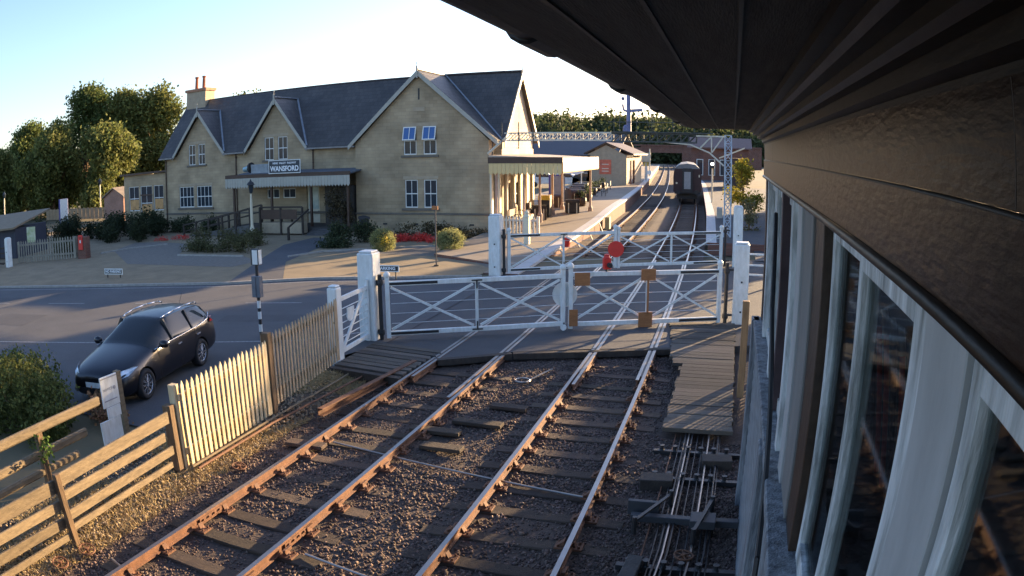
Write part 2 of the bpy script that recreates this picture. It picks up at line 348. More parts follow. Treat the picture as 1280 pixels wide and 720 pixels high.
# near track bed: bumpy sheet
nxs, nys = 110, 260
X = np.linspace(-8.9, .9, nxs); Y = np.linspace(-4, 21.6, nys); XX, YY = np.meshgrid(X, Y)
def vnoise(X, Y, s, seed):
    r = np.random.default_rng(seed); g = r.random((80, 80)); u = (X*s+200) % 79; v = (Y*s+200) % 79; i = u.astype(int); j = v.astype(int); a = u-i; b = v-j; a = a*a*(3-2*a); b = b*b*(3-2*b)
    return (g[j, i]*(1-a)+g[j, i+1]*a)*(1-b)+(g[j+1, i]*(1-a)+g[j+1, i+1]*a)*b
def bedz(X, Y):
    z = -.2+.035*(vnoise(X, Y, .8, 1)-.5)+.03*(vnoise(X, Y, 3.1, 2)-.5)+.018*(vnoise(X, Y, 9, 3)-.5)
    return z+.10*np.clip((-7.9-X)/1., 0, 1)*np.clip((16-Y), 0, 1)
ZZ = bedz(XX, YY)
V = np.stack([XX, YY, ZZ], -1).reshape(-1, 3); I = np.arange(nxs*nys).reshape(nys, nxs)
F = np.stack([I[:-1, :-1], I[:-1, 1:], I[1:, 1:], I[1:, :-1]], -1).reshape(-1, 4)
o = npmesh('ballast_bed', V, F, BALL, smooth=True); o['kind'] = 'structure'
o = strip('track_bed', lambda y: -8.4-dx(y)-(.0 if y < 46 else .3), lambda y: -1.0-dx(y), 33.4, 330, lambda y: -.19, BALL)
# earth verge by the fence
mb = MB(); V = []; vx = np.linspace(-10.3, -7.6, 28); vy = np.linspace(-4, 14.2, 130)
for y in vy:
    for x in vx:
        n = float(vnoise(np.array(x), np.array(y), 2.3, 5)); n2 = float(vnoise(np.array(x), np.array(y), 7, 6))
        V.append((x, y, -.045-.17*max(0, min(1, (x+8.5)/.75))+.05*(n-.5)+.03*(n2-.5)))
mb.add(V, [(j*28+i, j*28+i+1, (j+1)*28+i+1, (j+1)*28+i) for j in range(129) for i in range(27)]); struct(mb, 'verge', EARTH, smooth=True)

# road and forecourt
KF = [(-200, -38), (-80, 2.2), (-45, 14.1), (-31.3, 18.6), (-25.6, 20.35), (-18.8, 22.7), (-15.4, 24.75), (-9.35, 26.65)]
sheet('road', KF+[(-8.9, 28.2), (-8.6, 29.6), (-8.45, 16.62), (-8.9, 15.3), (-9.0, 14.3), (-9.5, 13.6), (-10.25, 9.2), (-14.5, 8.9), (-19, 8.2), (-80, -25), (-200, -70)], .0, ASPH)
CP = [(-8.44, 16.6), (-6.6, 15.7), (-5.1, 16.75), (-3.4, 17.45), (-1.2, 18.1), (1.6, 19.0), (30, 36), (30, 50), (.8, 34.2), (-8.59, 29.6)]
sheet('crossing', CP, -.012, ASPHB)
mb = MB()
for a, b in zip(CP[:5], CP[1:6]): mb.bar((a[0], a[1]+.03, -.16), (b[0], b[1]+.03, -.16), .05, .32)
struct(mb, 'crossing_edge', ASPHB)
sheet('forecourt_grass', [(-200, -36.5), (-80, 2.9), (-45, 14.8), (-31.4, 19.1), (-25.7, 20.8), (-18.9, 23.15), (-15.5, 25.2), (-9.6, 27.1), (-9.6, 42), (-60, 42), (-200, 10)], .012, GRASS)
sheet('forecourt_path', [(-18.85, 23.15), (-16.9, 24.3), (-19.6, 28.5), (-20.9, 34), (-21.1, 37.5), (-23.7, 37.5), (-23.6, 34.2), (-22.0, 30.3)], .022, ASPH)
sheet('gravel_drive', [(-23.0, 29.7), (-27.4, 29.3), (-30.6, 33.9), (-33.8, 34.5), (-36, 34.2), (-34.3, 30.5), (-28.5, 26.3), (-21.4, 26.6), (-21.2, 28.4)], .018, PAVE)
sheet('platform_forecourt', [(-19.4, 31.9), (-13.1, 36.4), (-9.6, 37.5), (-9.6, 28.6), (-12.0, 31.6)], .019, PAVE)
mb = MB()
for a, b in zip(KF[1:-1], KF[2:]):
    if a[0] > -81: mb.bar((a[0], a[1]+.06, .03), (b[0], b[1]+.06, .03), .12, .12)
struct(mb, 'kerb', KERB)
mb = MB()
for a, b in [((-34.3, 29.3), (-33.7, 31.3)), ((-33.7, 31.3), (-32.1, 33.4)), ((-27.4, 29.3), (-23.0, 29.6)), ((-20.4, 29.9), (-19.6, 31.9)), ((-19.6, 31.9), (-15.4, 34.6)), ((-15.4, 34.6), (-12.4, 36.2))]:
    mb.bar((*a, .05), (*b, .05), .1, .09)
struct(mb, 'path_edging', KERB)
# painted lines
def mark(pts, wd):
    mb = MB()
    for (a, b) in pts:
        d = Vector((b[0]-a[0], b[1]-a[1], 0)).normalized(); n = Vector((-d.y, d.x, 0))*wd/2; A = Vector((*a, .005)); B = Vector((*b, .005))
        mb.add([A-n, B-n, B+n, A+n], [(0, 1, 2, 3)])
    return mb
def lerp(a, b, t): return (a[0]+(b[0]-a[0])*t, a[1]+(b[1]-a[1])*t)
MKS = MARKS = []
L0, L1 = (-60, 6.4), (-9.0, 24.0)
c0, c1 = (-80, -.9), (-11.2, 21.3)
for i in range(16):
    t = i/16; MARKS.append((lerp(c0, c1, t), lerp(c0, c1, t+.028)))
MARKS += [((-28.4, 8.5), (-10.6, 16.2)), ((-10.9, 16.1), (-9.2, 17.9)), ((-60, 9.0), (-31.3, 18.1)), ((-31.3, 18.1), (-25.6, 19.9)), ((-25.6, 19.9), (-18.8, 22.2)), ((-18.8, 22.2), (-15.4, 24.2)), ((-15.4, 24.2), (-9.9, 26.0))]
struct(mark(MARKS, .1), 'road_marking', LINE)

sheet('road_patch', [(-24.2, 13.2), (-21.6, 13.9), (-22.1, 15.6), (-24.6, 14.9)], .0045, ASPHB); sheet('road_patch', [(-14.6, 17.2), (-11.2, 18.4), (-11.5, 19.3), (-14.9, 18.1)], .0045, ASPHB); sheet('road_patch', [(-33, 14.6), (-26.5, 16.9), (-26.7, 17.6), (-33.2, 15.3)], .0045, ASPHB)
# platforms
def platform(name, ey, ex, y0, y1, back, zf, side, M):
    n = int((y1-y0)/2); vs = []; fs = []
    for i in range(n+1):
        y = y0+(y1-y0)*i/n; e = float(np.interp(y, ey, ex)); z = zf(y); b = back(y)
        vs += [(e, y, -.3), (e, y, z-.14), (e+side*.12, y, z-.13), (e+side*.12, y, z), (e-side*.42, y, z), (e-side*.42, y, z), (b, y, z), (b, y, -.3)]
    mbs = MB(); top = MB(); edge = MB()
    for i in range(n):
        a = vs[i*8:i*8+8]; b = vs[i*8+8:i*8+16]
        mbs.add([a[0], a[1], b[1], b[0]], [(0, 1, 2, 3)]); mbs.add([a[6], a[7], b[7], b[6]], [(0, 1, 2, 3)])
        edge.add([a[1], a[2], b[2], b[1]], [(0, 1, 2, 3)]); edge.add([a[2], a[3], b[3], b[2]], [(0, 1, 2, 3)]); edge.add([a[3], a[4], b[4], b[3]], [(0, 1, 2, 3)])
        top.add([a[5], a[6], b[6], b[5]], [(0, 1, 2, 3)])
    a = vs[:8]; mbs.add([a[0], a[1], a[3], a[6], a[7]], [(0, 1, 2, 3, 4)])
    struct(top, name, M); struct(edge, name+'_coping', MATS['coping']); struct(mbs, name+'_wall', BRICKY)
mat('coping', (.5, .48, .46), .75, var=.12, scale=5)
platform('platform', PEY, PEX, 27.6, 239, lambda y: (-9.6 if y < 30 else -13.4 if y < 50 else float(np.interp(y, PEY, PEX))-8.5), lambda y: float(np.interp(y, PZY, PZ)), 1, PLATM)
RPY = [37.6, 39, 50, 69, 97, 140]; RPX = [-1.15, -1.2, -1.58, -2.48, -3.85, -7.3]
sheet('dark_ground_sheet', [(1.2, 34), (9, 36), (9, 110), (.6, 110), (1.2, 60)], .02, ASPH)  # dark asphalt sheet laid over paler field ground
platform('platform', RPY, RPX, 37.6, 132, lambda y: float(np.interp(y, RPY, RPX))+4.6, lambda y: .35+.55*min(1, (y-37.6)/8), -1, ASPH)

# ---------------------------------------------------------------- station building
ZB = -.3
FY, BY, RY = 42.1, 41.2, 45.6
HS = T('station_building', 'tan stone station house with slate roof, gables and front canopy', 'station', (-27, 42, 0))
def wall(name, outline, holes, axis, pos, nrm, M, depth=.14, parent=HS, back=None):
    """outline/holes in (u,z); axis 'x' wall plane y=pos, 'y' wall plane x=pos; nrm sign of outward normal"""
    def P3(u, z, o=0):
        return Vector((u, pos-nrm*o, z)) if axis == 'x' else Vector((pos-nrm*o, u, z))
    loops = [[P3(*q) for q in outline]]+[[P3(*q) for q in ((a, c), (b, c), (b, d), (a, d))] for a, b, c, d in holes]
    fl = [v for l in loops for v in l]; mb = MB(); mb.add(fl, list(tessellate_polygon(loops)))
    for a, b, c, d in holes:
        q = ((a, c), (b, c), (b, d), (a, d))
        for i in range(4):
            u, v = q[i], q[(i+1) % 4]; mb.add([P3(*u), P3(*v), P3(*v, depth), P3(*u, depth)], [(0, 1, 2, 3)])
    return mb.build(name, M, parent)
def window(parent, axis, pos, nrm, a, b, c, d, cols=2, rows=2, inset=.09, fm=None, bar=.035, fr=.06, glass=None, split=True):
    """sash window > frame, glass"""
    fm = fm or WPAINT; mb = MB()
    def P3(u, z, o): return (u, pos-nrm*o, z) if axis == 'x' else (pos-nrm*o, u, z)
    def bx(u0, u1, z0, z1, o0, o1, M=mb): M.b2(P3(u0, z0, o0), P3(u1, z1, o1))
    i0, i1 = inset-.04, inset+.02
    bx(a, a+fr, c, d, i0, i1); bx(b-fr, b, c, d, i0, i1); bx(a+fr, b-fr, c, c+fr, i0, i1); bx(a+fr, b-fr, d-fr, d, i0, i1)
    zm = (c+d)/2
    if split: bx(a+fr, b-fr, zm-.03, zm+.03, i0-.01, i1)
    for k in range(1, cols):
        u = a+(b-a)*k/cols; bx(u-bar/2, u+bar/2, c+fr, d-fr, i0+.01, i1-.005)
    w_ = MB(); e = .001
    g = MB(); g.b2(P3(a+fr*.5, c+fr*.5, i1-.03), P3(b-fr*.5, d-fr*.5, i1-.02))
    wn = mb.build('window', fm, parent); g.build('pane', glass or GLASS, wn); return wn
eL, eD = 5.5, 5.6
# facade with two gables
wins_f = [(-37.75, -37.05, 4.72, 6.25), (-36.75, -36.05, 4.72, 6.25), (-30.45, -29.65, 4.72, 6.3), (-29.3, -28.5, 4.72, 6.3), (-38.85, -37.3, 1.6, 3.15), (-37.0, -35.45, 1.6, 3.15), (-30.3, -29.25, 2.1, 2.75), (-28.95, -27.9, 2.1, 2.75)]
door = (-27.0, -26.0, .45, 2.95)
out = [(-40.4, ZB), (-22.7, ZB), (-22.7, eL), (-27.0, eL), (-29.4, 8.75), (-31.8, eL), (-34.2, eL), (-36.6, 8.5), (-39.0, eL), (-40.4, eL)]
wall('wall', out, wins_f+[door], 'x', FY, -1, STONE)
wins_b = [(-19.35, -18.5, 4.72, 6.42), (-18.05, -17.2, 4.72, 6.42), (-19.3, -18.45, 1.5, 3.2), (-18.05, -17.2, 1.5, 3.2)]
wall('wall', [(-22.7, ZB), (-13.9, ZB), (-13.9, 5.5), (-18.3, 9.62), (-22.7, 5.5)], wins_b, 'x', BY, -1, STONE)
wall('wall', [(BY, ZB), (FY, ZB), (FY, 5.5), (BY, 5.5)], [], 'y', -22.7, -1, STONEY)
# right gable with platform windows and doors
gd = [(42.9, 44.0, .5, 2.9), (46.4, 47.4, .5, 2.9)]; gw = [(44.7, 45.7, 1.4, 2.9)]
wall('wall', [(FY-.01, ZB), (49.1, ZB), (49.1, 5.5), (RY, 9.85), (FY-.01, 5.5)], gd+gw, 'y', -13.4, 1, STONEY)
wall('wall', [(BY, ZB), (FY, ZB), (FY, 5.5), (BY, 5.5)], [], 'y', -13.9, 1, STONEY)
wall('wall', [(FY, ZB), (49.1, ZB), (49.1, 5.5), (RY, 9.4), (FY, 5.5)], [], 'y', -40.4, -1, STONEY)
wall('wall', [(-40.4, ZB), (-13.4, ZB), (-13.4, 5.5), (-40.4, 5.5)], [], 'x', 49.1, 1, STONE)
mb = MB(); mb.box((-13.65, FY-.01, 2.6), (.5, .02, 5.8)); mb.build('wall', STONE, HS)
for i, (a, b, c, d) in enumerate(wins_f[:4]): window(HS, 'x', FY, -1, a, b, c, d, 2, 2)
for (a, b, c, d) in wins_f[4:6]: window(HS, 'x', FY, -1, a, b, c, d, 4, 2)
for (a, b, c, d) in wins_f[6:8]: window(HS, 'x', FY, -1, a, b, c, d, 2, 1, split=False)
for (a, b, c, d) in wins_b[2:]: window(HS, 'x', BY, -1, a, b, c, d, 2, 2)
for (a, b, c, d) in wins_b[:2]: window(HS, 'x', BY, -1, a, b, c, (c+d)/2+.03, 2, 1, split=False)
for (a, b, c, d) in wins_b[:2]:   # open top sashes leaning out, sky reflection put into the blue glass colour
    zm = (c+d)/2+.03; f = MB(); h = d-zm
    def LP(u, t): return (u, BY-.02-.20*(1-t), zm+h*t)
    for u0, u1, t0, t1 in ((a, a+.06, 0, 1), (b-.06, b, 0, 1), (a+.06, b-.06, 0, .08), (a+.06, b-.06, .92, 1), ((a+b)/2-.02, (a+b)/2+.02, .08, .92)):
        q = [Vector(LP(u0, t0)), Vector(LP(u1, t0)), Vector(LP(u1, t1)), Vector(LP(u0, t1))]; f.prism(q, (0, .045, 0))
    wn = f.build('window', WPAINT, HS); g = MB(); q = [Vector(LP(a+.03, .04))+Vector((0, .02, 0)), Vector(LP(b-.03, .04))+Vector((0, .02, 0)), Vector(LP(b-.03, .96))+Vector((0, .02, 0)), Vector(LP(a+.03, .96))+Vector((0, .02, 0))]
    g.prism(q, (0, .008, 0)); g.build('pane', glassmat('sky_tint_glass', (.05, .12, .3), .04) if 'sky_tint_glass' not in MATS else MATS['sky_tint_glass'], wn)
for (a, b, c, d) in gw: window(HS, 'y', -13.4, 1, a, b, c, d, 2, 2)
# front door, notice board door
mb = MB(); mb.b2((-27.0, FY+.1, .45), (-26.0, FY+.16, 2.95)); dd = mb.build('door', CREAM, HS)
mb = MB(); mb.b2((-26.88, FY+.07, 1.35), (-26.12, FY+.095, 2.8)); mb.build('pane', mat('door_pane', (.28, .36, .33), .3, col2=(.5, .55, .5), scale=4, bump=0), dd)
mb = MB(); mb.cyl((-26.12, FY+.02, 1.2), (-26.12, FY+.1, 1.2), .03); mb.build('handle', BLACK, dd)
for a, b, c, d in gd:
    mb = MB(); mb.b2((-13.52, a, c), (-13.58, b, d)); mb.build('door', CHOC, HS)
# sills, string courses, plaque
mb = MB()
for a, b, c, y in ((-37.9, -35.9, 4.6, FY), (-30.6, -28.35, 4.6, FY), (-39.0, -35.3, 1.44, FY), (-19.5, -17.05, 4.55, BY), (-19.5, -17.05, 1.33, BY)):
    mb.b2((a, y-.1, c), (b, y+.05, c+.13))
for c in mb.v[:0]: pass
mb.build('sill', SILL, HS)
mb = MB(); mb.b2((-40.43, FY-.06, 1.08), (-22.7, FY-.003, 1.2)); mb.b2((-22.76, BY-.06, 1.08), (-13.84, BY-.003, 1.2)); mb.b2((-13.897, BY-.06, 1.08), (-13.84, FY-.02, 1.2))
mb.build('string_course', SILL, HS)
mb = MB(); mb.b2((-18.68, BY-.03, 7.35), (-17.92, BY-.003, 7.6)); mb.build('plaque', STRIM, HS)
mb = MB(); mb.b2((-18.36, BY-.02, 8.05), (-18.26, BY-.003, 8.75)); mb.build('vent_slit', BLACK, HS)
mb = MB()
for x in (-20.7, -18.6, -15.0): mb.b2((x-.14, BY-.02, .45), (x+.14, BY-.003, .55))
mb.build('air_brick', BLACK, HS)
# lintels
mb = MB()
for a, b, c, y in ((-37.85, -35.95, 6.27, FY), (-30.55, -28.4, 6.32, FY), (-38.95, -35.35, 3.17, FY), (-19.45, -17.1, 6.44, BY), (-19.4, -17.1, 3.22, BY)):
    mb.b2((a, y-.012, c), (b, y-.002, c+.2))
mb.build('lintel', STRIM, HS)
# roofs
def slab(pts, t=.1):
    mb = MB(); P0 = [Vector(q) for q in pts]; n = (P0[1]-P0[0]).cross(P0[2]-P0[0]).normalized()
    if n.z < 0: n = -n
    return mb.prism(P0, -n*t)
k = (9.95-5.42)/(RY-41.75)
def ya(z): return 41.75+(z-5.42)/k
rpts = [(-40.75, 5.42)]
for xa_, za_, xl_, xr_ in ((-36.6, 8.75, -39.25, -33.95), (-29.4, 8.98, -32.05, -26.75), (-18.3, 9.85, -23.05, -13.3)):
    rpts += [(xl_, 5.42), (xa_, za_), (xr_, 5.42)]
rpts += [(-13.15, 5.42), (-13.15, 9.95), (-40.75, 9.75)]
mb = MB(); mb.prism([(x, ya(z), z) for x, z in rpts], (0, .09*k/math.hypot(1, k), -.09/math.hypot(1, k))); mb.build('roof', SLATE, HS)
slab([(-40.75, 49.5, 5.42), (-13.15, 49.5, 5.42), (-13.15, RY, 9.95), (-40.75, RY, 9.75)]).build('roof', SLATE, HS)
def yat(z): return 41.75+(z-5.42)/k
def crossroof(xa, zA, xl, xr, y0, zE=5.5, vis=True):
    yb = yat(zA); yl = yat(zE)+.0
    for x in (xl, xr):
        nrm_ = slab([(xa, y0, zA+.02), (x, y0, zE+.02), (x, yl, zE+.02), (xa, yb+.1, zA+.02)], .09); nrm_.build('roof', SLATEY, HS)
    f = MB(); f.bar((xa, y0-.02, zA+.06), (xa, yb, zA+.06), .16, .07)
    for x in (xl, xr): f.bar((x, yl, zE+.09), (xa, yb+.02, zA+.09), .13, .04)
    f.build('lead_flashing', mat('lead', (.20, .22, .25), .6, var=.2), HS)
    g = MB(); d = .26
    for x in (xl, xr):
        sgn = 1 if x > xa else -1
        q = [(xa, y0+.0, zA), (x+sgn*.05, y0, zE-.05), (x+sgn*.05-sgn*.02, y0, zE-.05-d), (xa, y0, zA-d*1.25)]
        g.prism(q, (0, -.05, 0))
    g.box((xa, y0-.07, zA-.12), (.1, .04, .75)); g.build('bargeboard', GRYPAINT, HS)
    p = MB(); p.cyl((xa, y0-.04, zA), (xa, y0-.04, zA+.38), .035, .02, 8); p.lathe((xa, y0-.04, zA+.36), [(.0, 0), (.05, .05), (0, .16)], 8); p.build('finial', GRYPAINT, HS)
crossroof(-36.6, 8.75, -39.25, -33.95, 41.82, 5.5)
crossroof(-29.4, 8.98, -32.05, -26.75, 41.82, 5.5)
crossroof(-18.3, 9.85, -23.05, -13.3, 40.95, 5.45)
mb = MB(); mb.bar((-40.7, RY, 9.8), (-13.1, RY, 10.0), .22, .09); mb.build('ridge_tiles', mat('ridge', (.045, .035, .04), .7), HS)
mb = MB()  # right gable verge boards (rail red-brown and cream)
for (ya, yb) in ((41.7, RY), (49.5, RY)):
    mb.prism([(-13.12, ya, 5.35), (-13.12, yb, 9.9), (-13.12, yb, 9.58), (-13.12, ya, 5.05)], (.05, 0, 0))
mb.build('bargeboard', CREAM, HS)
mb = MB(); mb.cyl((-13.1, RY, 9.9), (-13.1, RY, 10.4), .035, .015, 8); mb.build('finial', GRYPAINT, HS)
mb = MB()  # gutters and downpipes
for x0, x1 in ((-40.7, -39.2), (-34.0, -32.0), (-26.8, -23.0)): mb.bar((x0, 41.68, 5.36), (x1, 41.68, 5.36), .12, .1)
mb.build('gutter', mat('gutter_grey', (.22, .21, .2), .6), HS)
for x, y, z0, z1 in ((-33.0, 42.03, -.25, 5.3), (-26.4, 42.03, 3.9, 5.3), (-40.25, 42.03, -.25, 5.3), (-13.62, 41.1, .0, 5.35)):
    mb = MB(); mb.cyl((x, y, z0), (x, y, z1), .045, n=8); mb.lathe((x, y, z1-.05), [(.045, 0), (.1, .1), (.1, .2)], 8)
    for z in np.arange(z0+.5, z1, 1.2): mb.cyl((x, y, z), (x, y, z+.06), .06, n=8)
    mb.build('downpipe', CHOC, HS)
# chimney
mb = MB(); mb.b2((-40.6, 45.0, 8.3), (-38.5, 46.2, 10.75)); ch = mb.build('chimney', STRIM, HS)
mb = MB(); mb.b2((-40.72, 44.9, 10.6), (-38.38, 46.3, 10.82)); mb.build('chimney_cap', mat('orange_stone', (.34, .17, .1), .85), ch)
for x in (-40.0, -39.2):
    mb = MB(); mb.lathe((x, 45.6, 10.82), [(.17, 0), (.15, .1), (.13, .9), (.17, .95), (.17, 1.05)], 10); mb.build('chimney_pot', mat('terracotta', (.36, .12, .06), .85), ch)
# front canopy with valance
mb = MB(); mb.prism([(-31.9, 39.6, 3.72), (-22.3, 39.6, 3.78), (-22.3, 42.05, 4.0), (-31.9, 42.05, 4.0)], (0, 0, -.1))
cn = mb.build('canopy', mat('canopy_felt', (.10, .12, .15), .6), HS)
mb = MB(); mb.b2((-32.0, 39.5, 3.62), (-22.2, 39.6, 3.86)); mb.b2((-32.0, 39.6, 3.62), (-31.9, 42.0, 3.86)); mb.build('fascia', CHOC, cn)
def valance(mb, p, q, z1, z0, tw=.22):
    p, q = Vector(p), Vector(q); L = (q-p).length; n = int(L/tw); d = (q-p)/n; o = d.normalized().cross(Vector((0, 0, 1)))*.03
    for i in range(n):
        a = p+d*(i+.03); b = p+d*(i+.97); c = p+d*(i+.5)
        mb.prism([(a.x, a.y, z1), (b.x, b.y, z1), (b.x, b.y, z0+.13), (c.x, c.y, z0), (a.x, a.y, z0+.13)], o)
mb = MB(); valance(mb, (-32.0, 39.52, 0), (-22.2, 39.52, 0), 3.62, 2.95); valance(mb, (-31.97, 39.6, 0), (-31.97, 42.0, 0), 3.62, 2.95); mb.build('valance', GRYPAINT, cn)
mb = MB()
for x in (-31.6, -28.4, -25.3, -22.6): mb.b2((x-.07, 39.9, .4), (x+.07, 40.04, 3.6))
mb.build('canopy_post', CHOC, cn)
# porch floor, side wall
mb = MB(); mb.b2((-31.7, 39.8, -.1), (-22.75, 42.09, .42)); mb.b2((-24.9, 41.0, .42), (-22.9, 42.0, 2.9)); mb.build('porch_base', mat('porch_stone', (.06, .055, .05), .9, var=.3), HS)
mb = MB()
for i in range(4): mb.b2((-25.0, 39.8-.32*(i+1), -.1), (-22.9, 39.8-.32*i, .33-.1*i))
mb.build('steps', mat('step_stone', (.09, .085, .085), .9), HS)
# platform canopy on the gable side
mb = MB(); mb.prism([(-9.15, 39.4, 4.42), (-9.15, 50.2, 4.42), (-13.3, 50.2, 4.62), (-13.3, 39.4, 4.62)], (0, 0, -.1))
pc = mb.build('platform_canopy', mat('canopy_lead', (.4, .33, .26), .7, var=.12), HS)
mb = MB(); mb.b2((-13.35, 39.35, 4.16), (-9.1, 39.4, 4.5)); mb.b2((-9.15, 39.4, 4.22), (-9.1, 50.2, 4.46)); mb.build('fascia', CHOC, pc)
mb = MB(); valance(mb, (-13.3, 39.4, 0), (-9.15, 39.4, 0), 4.16, 3.5, .24); valance(mb, (-9.12, 39.42, 0), (-9.12, 50.2, 0), 4.22, 3.6, .24); mb.build('valance', mat('valance_sunlit', (.62, .47, .22), .6, var=.06), pc)  # warm sunlight on the valances put into their paint colour
for i, (x, y) in enumerate(((-11.4, 39.8), (-11.5, 43.6), (-11.6, 47.2), (-11.7, 50.4), (-13.0, 39.8), (-9.6, 49.8))):
    z0 = .35 if y < 41 else .5
    mb = MB(); mb.lathe((x, y, z0), [(.16, 0), (.16, .5), (.1, .6), (.075, .9), (.07, 3.3), (.13, 3.6), (.14, 3.95)], 10); mb.build('column', mat('column_paint', (.42, .27, .2), .6), pc)
for i in range(7):   # pilasters and doors of the platform front
    y = 39.9+i*1.45; mb = MB(); mb.b2((-13.38, y-.16, -.1), (-13.26, y+.16, 3.9)); mb.build('pilaster', CREAM, HS)
# platform wall under the canopy in front of the gable
mb = MB(); mb.b2((-13.9, 41.19, -.1), (-13.42, 41.25, 3.6)); mb.build('return_wall', STONE, HS)
# station sign on canopy
SN = T('station_sign', 'dark name board with white lettering standing on front canopy roof', 'sign', (-26.95, 39.45, 3.86))
mb = MB(); mb.b2((-28.15, 39.42, 3.87), (-25.75, 39.5, 4.68)); mb.build('board', mat('sign_navy', (.018, .03, .045), .5, var=.1), SN)
mb = MB()
for a, b in (((-28.2, 39.4, 3.84), (-25.7, 39.415, 3.89)), ((-28.2, 39.4, 4.66), (-25.7, 39.415, 4.71)), ((-28.2, 39.4, 3.89), (-28.15, 39.415, 4.66)), ((-25.75, 39.4, 3.89), (-25.7, 39.415, 4.66))): mb.b2(a, b)
mb.build('border', WPAINT, SN)
TXW = emis('sign_white', (.8, .82, .84), .0)
textmesh('station_name', 'WANSFORD', .45, TXW, SN, (-26.95, 39.41, 4.14), (PI/2, 0, 0), sx=.88, bold=.012)
textmesh('railway_name', 'NENE  VALLEY  RAILWAY', .17, TXW, SN, (-26.95, 39.41, 4.5), (PI/2, 0, 0), sx=.95, bold=.004)
# floodlight / speaker on the canopy beside the sign
sp = T('canopy_floodlight', 'silvery drum floodlight lying on canopy roof left of the name board', 'floodlight', (-29.6, 39.7, 3.9))
mb = MB(); mb.cyl((-30.6, 39.9, 4.2), (-30.0, 39.8, 4.28), .16, .24, 14); mb.build('drum', mat('teal_metal', (.25, .38, .42), .4, metal=.5), sp)
mb = MB(); mb.cyl((-30.0, 39.8, 4.28), (-29.85, 39.78, 4.3), .34, .36, 16); mb.build('rim', BLACK, sp)
mb = MB(); mb.b2((-29.8, 39.6, 3.92), (-28.4, 39.75, 4.5)); mb.build('housing', mat('grey_box', (.25, .28, .3), .7), sp)

# extension on the left with glazed doors
EX = T('station_annexe', 'low flat-roofed annexe with lit glazed doors left of station house', 'annexe', (-44.5, 44, 0))
wl = [(-46.95, -45.6, 1.3, 3.35), (-45.4, -43.9, .5, 3.35), (-43.7, -42.5, 1.3, 3.35)]
wall('wall', [(-47.6, ZB), (-40.45, ZB), (-40.45, 4.3), (-47.6, 4.3)], wl, 'x', 44, -1, STONE, parent=EX)
wall('wall', [(44, ZB), (48, ZB), (48, 4.3), (44, 4.3)], [], 'y', -47.6, -1, STONEY, parent=EX)
mb = MB(); mb.prism([(-47.9, 43.7, 4.3), (-40.42, 43.7, 4.38), (-40.42, 48, 4.38), (-47.9, 48, 4.3)], (0, 0, .16)); mb.build('roof', CHOC, EX)
LIT = emis('lit_interior', (1., .5, .16), .9)
for (a, b, c, d), cl in zip(wl, (2, 2, 2)):
    wn = window(EX, 'x', 44, -1, a, b, c, d, cl, 2, glass=GLASS)
    g = MB(); g.b2((a+.1, 44.055, c+.1), (b-.1, 44.062, (c+d)/2-.1)); g.build('painted_reflection', mat('warm_reflection_tint', (.62, .34, .12), .5, col2=(.3, .16, .06), scale=2, bump=0), wn)  # warm reflection in the lower panes put in as a coloured panel
mb = MB(); mb.b2((-45.4, 43.96, 2.55), (-43.9, 44.02, 2.66)); mb.build('transom', CHOC, EX)

# ---------------------------------------------------------------- rails
RP = [(-.035, 0), (.035, 0), (.035, -.035), (.012, -.05), (.009, -.115), (.035, -.13), (.035, -.145), (-.035, -.145), (-.035, -.13), (-.009, -.115), (-.012, -.05), (-.035, -.035)]
def railmesh(xf, y0, y1, step=1.5, z=0, far=False):
    n = max(1, int((y1-y0)/step)); k = len(RP); mb = MB(); vs = []
    for i in range(n+1):
        y = y0+(y1-y0)*i/n; x = xf(y)
        for a, b in RP: vs.append((x+a, y, z+b))
    mb.v = vs
    for i in range(n):
        for j in range(k):
            mb.f.append((i*k+j, i*k+(j+1) % k, (i+1)*k+(j+1) % k, (i+1)*k+j)); mb.m.append(0 if j == 0 else 1)
    mb.f.append(tuple(range(k))[::-1]); mb.m.append(1); mb.f.append(tuple(n*k+j for j in range(k))); mb.m.append(1)
    return mb
def fish(x, y, root):
    f = MB(); f.box((x+.025, y, -.075), (.03, .55, .075)); f.box((x-.025, y, -.075), (.03, .55, .075))
    for dy in (-.2, -.07, .07, .2): f.cyl((x-.06, y+dy, -.075), (x+.065, y+dy, -.075), .017, n=6)
    f.build('fishplate', RUST, root)
RL = [('A', XA, 'outer left rail of the station-side track, nearest the fences'), ('B', XA+GA, 'right rail of the station-side track'), ('C', XC, 'left rail of the track nearer the signal box'), ('D', XC+GA, 'rail nearest the signal box, beside the planked boardwalk')]
for nme, x0, lb in RL:
    rt = T('track_rail', lb, 'rail', (x0, 10, 0))
    xf = (lambda x0: lambda y: x0-dx(y))(x0)
    mb = railmesh(xf, -6, 330); mb.build('rail_bar', [STEEL, RUST], rt, fix=False)
    for y in ((7.15, 13.6) if nme in 'AB' else (10.6, 5.2)): fish(x0, y, rt)
CK = [(XA+.115, 14.2, 31, 'check rail beside the outer left rail through the crossing'), (XA+GA-.115, 13.1, 31, 'check rail beside the right rail of the station-side track'),
      (XC+.115, 14.6, 33, 'check rail beside the left rail of the signal-box-side track'), (XC+GA-.115, 15.2, 33, 'check rail beside the rail nearest the boardwalk')]
for x0, y0, y1, lb in CK:
    xf = (lambda x0: lambda y: x0-dx(y))(x0); one(railmesh(xf, y0, y1, z=.001), 'check_rail', [STEELD, RUST], lb, 'rail', fix=False)
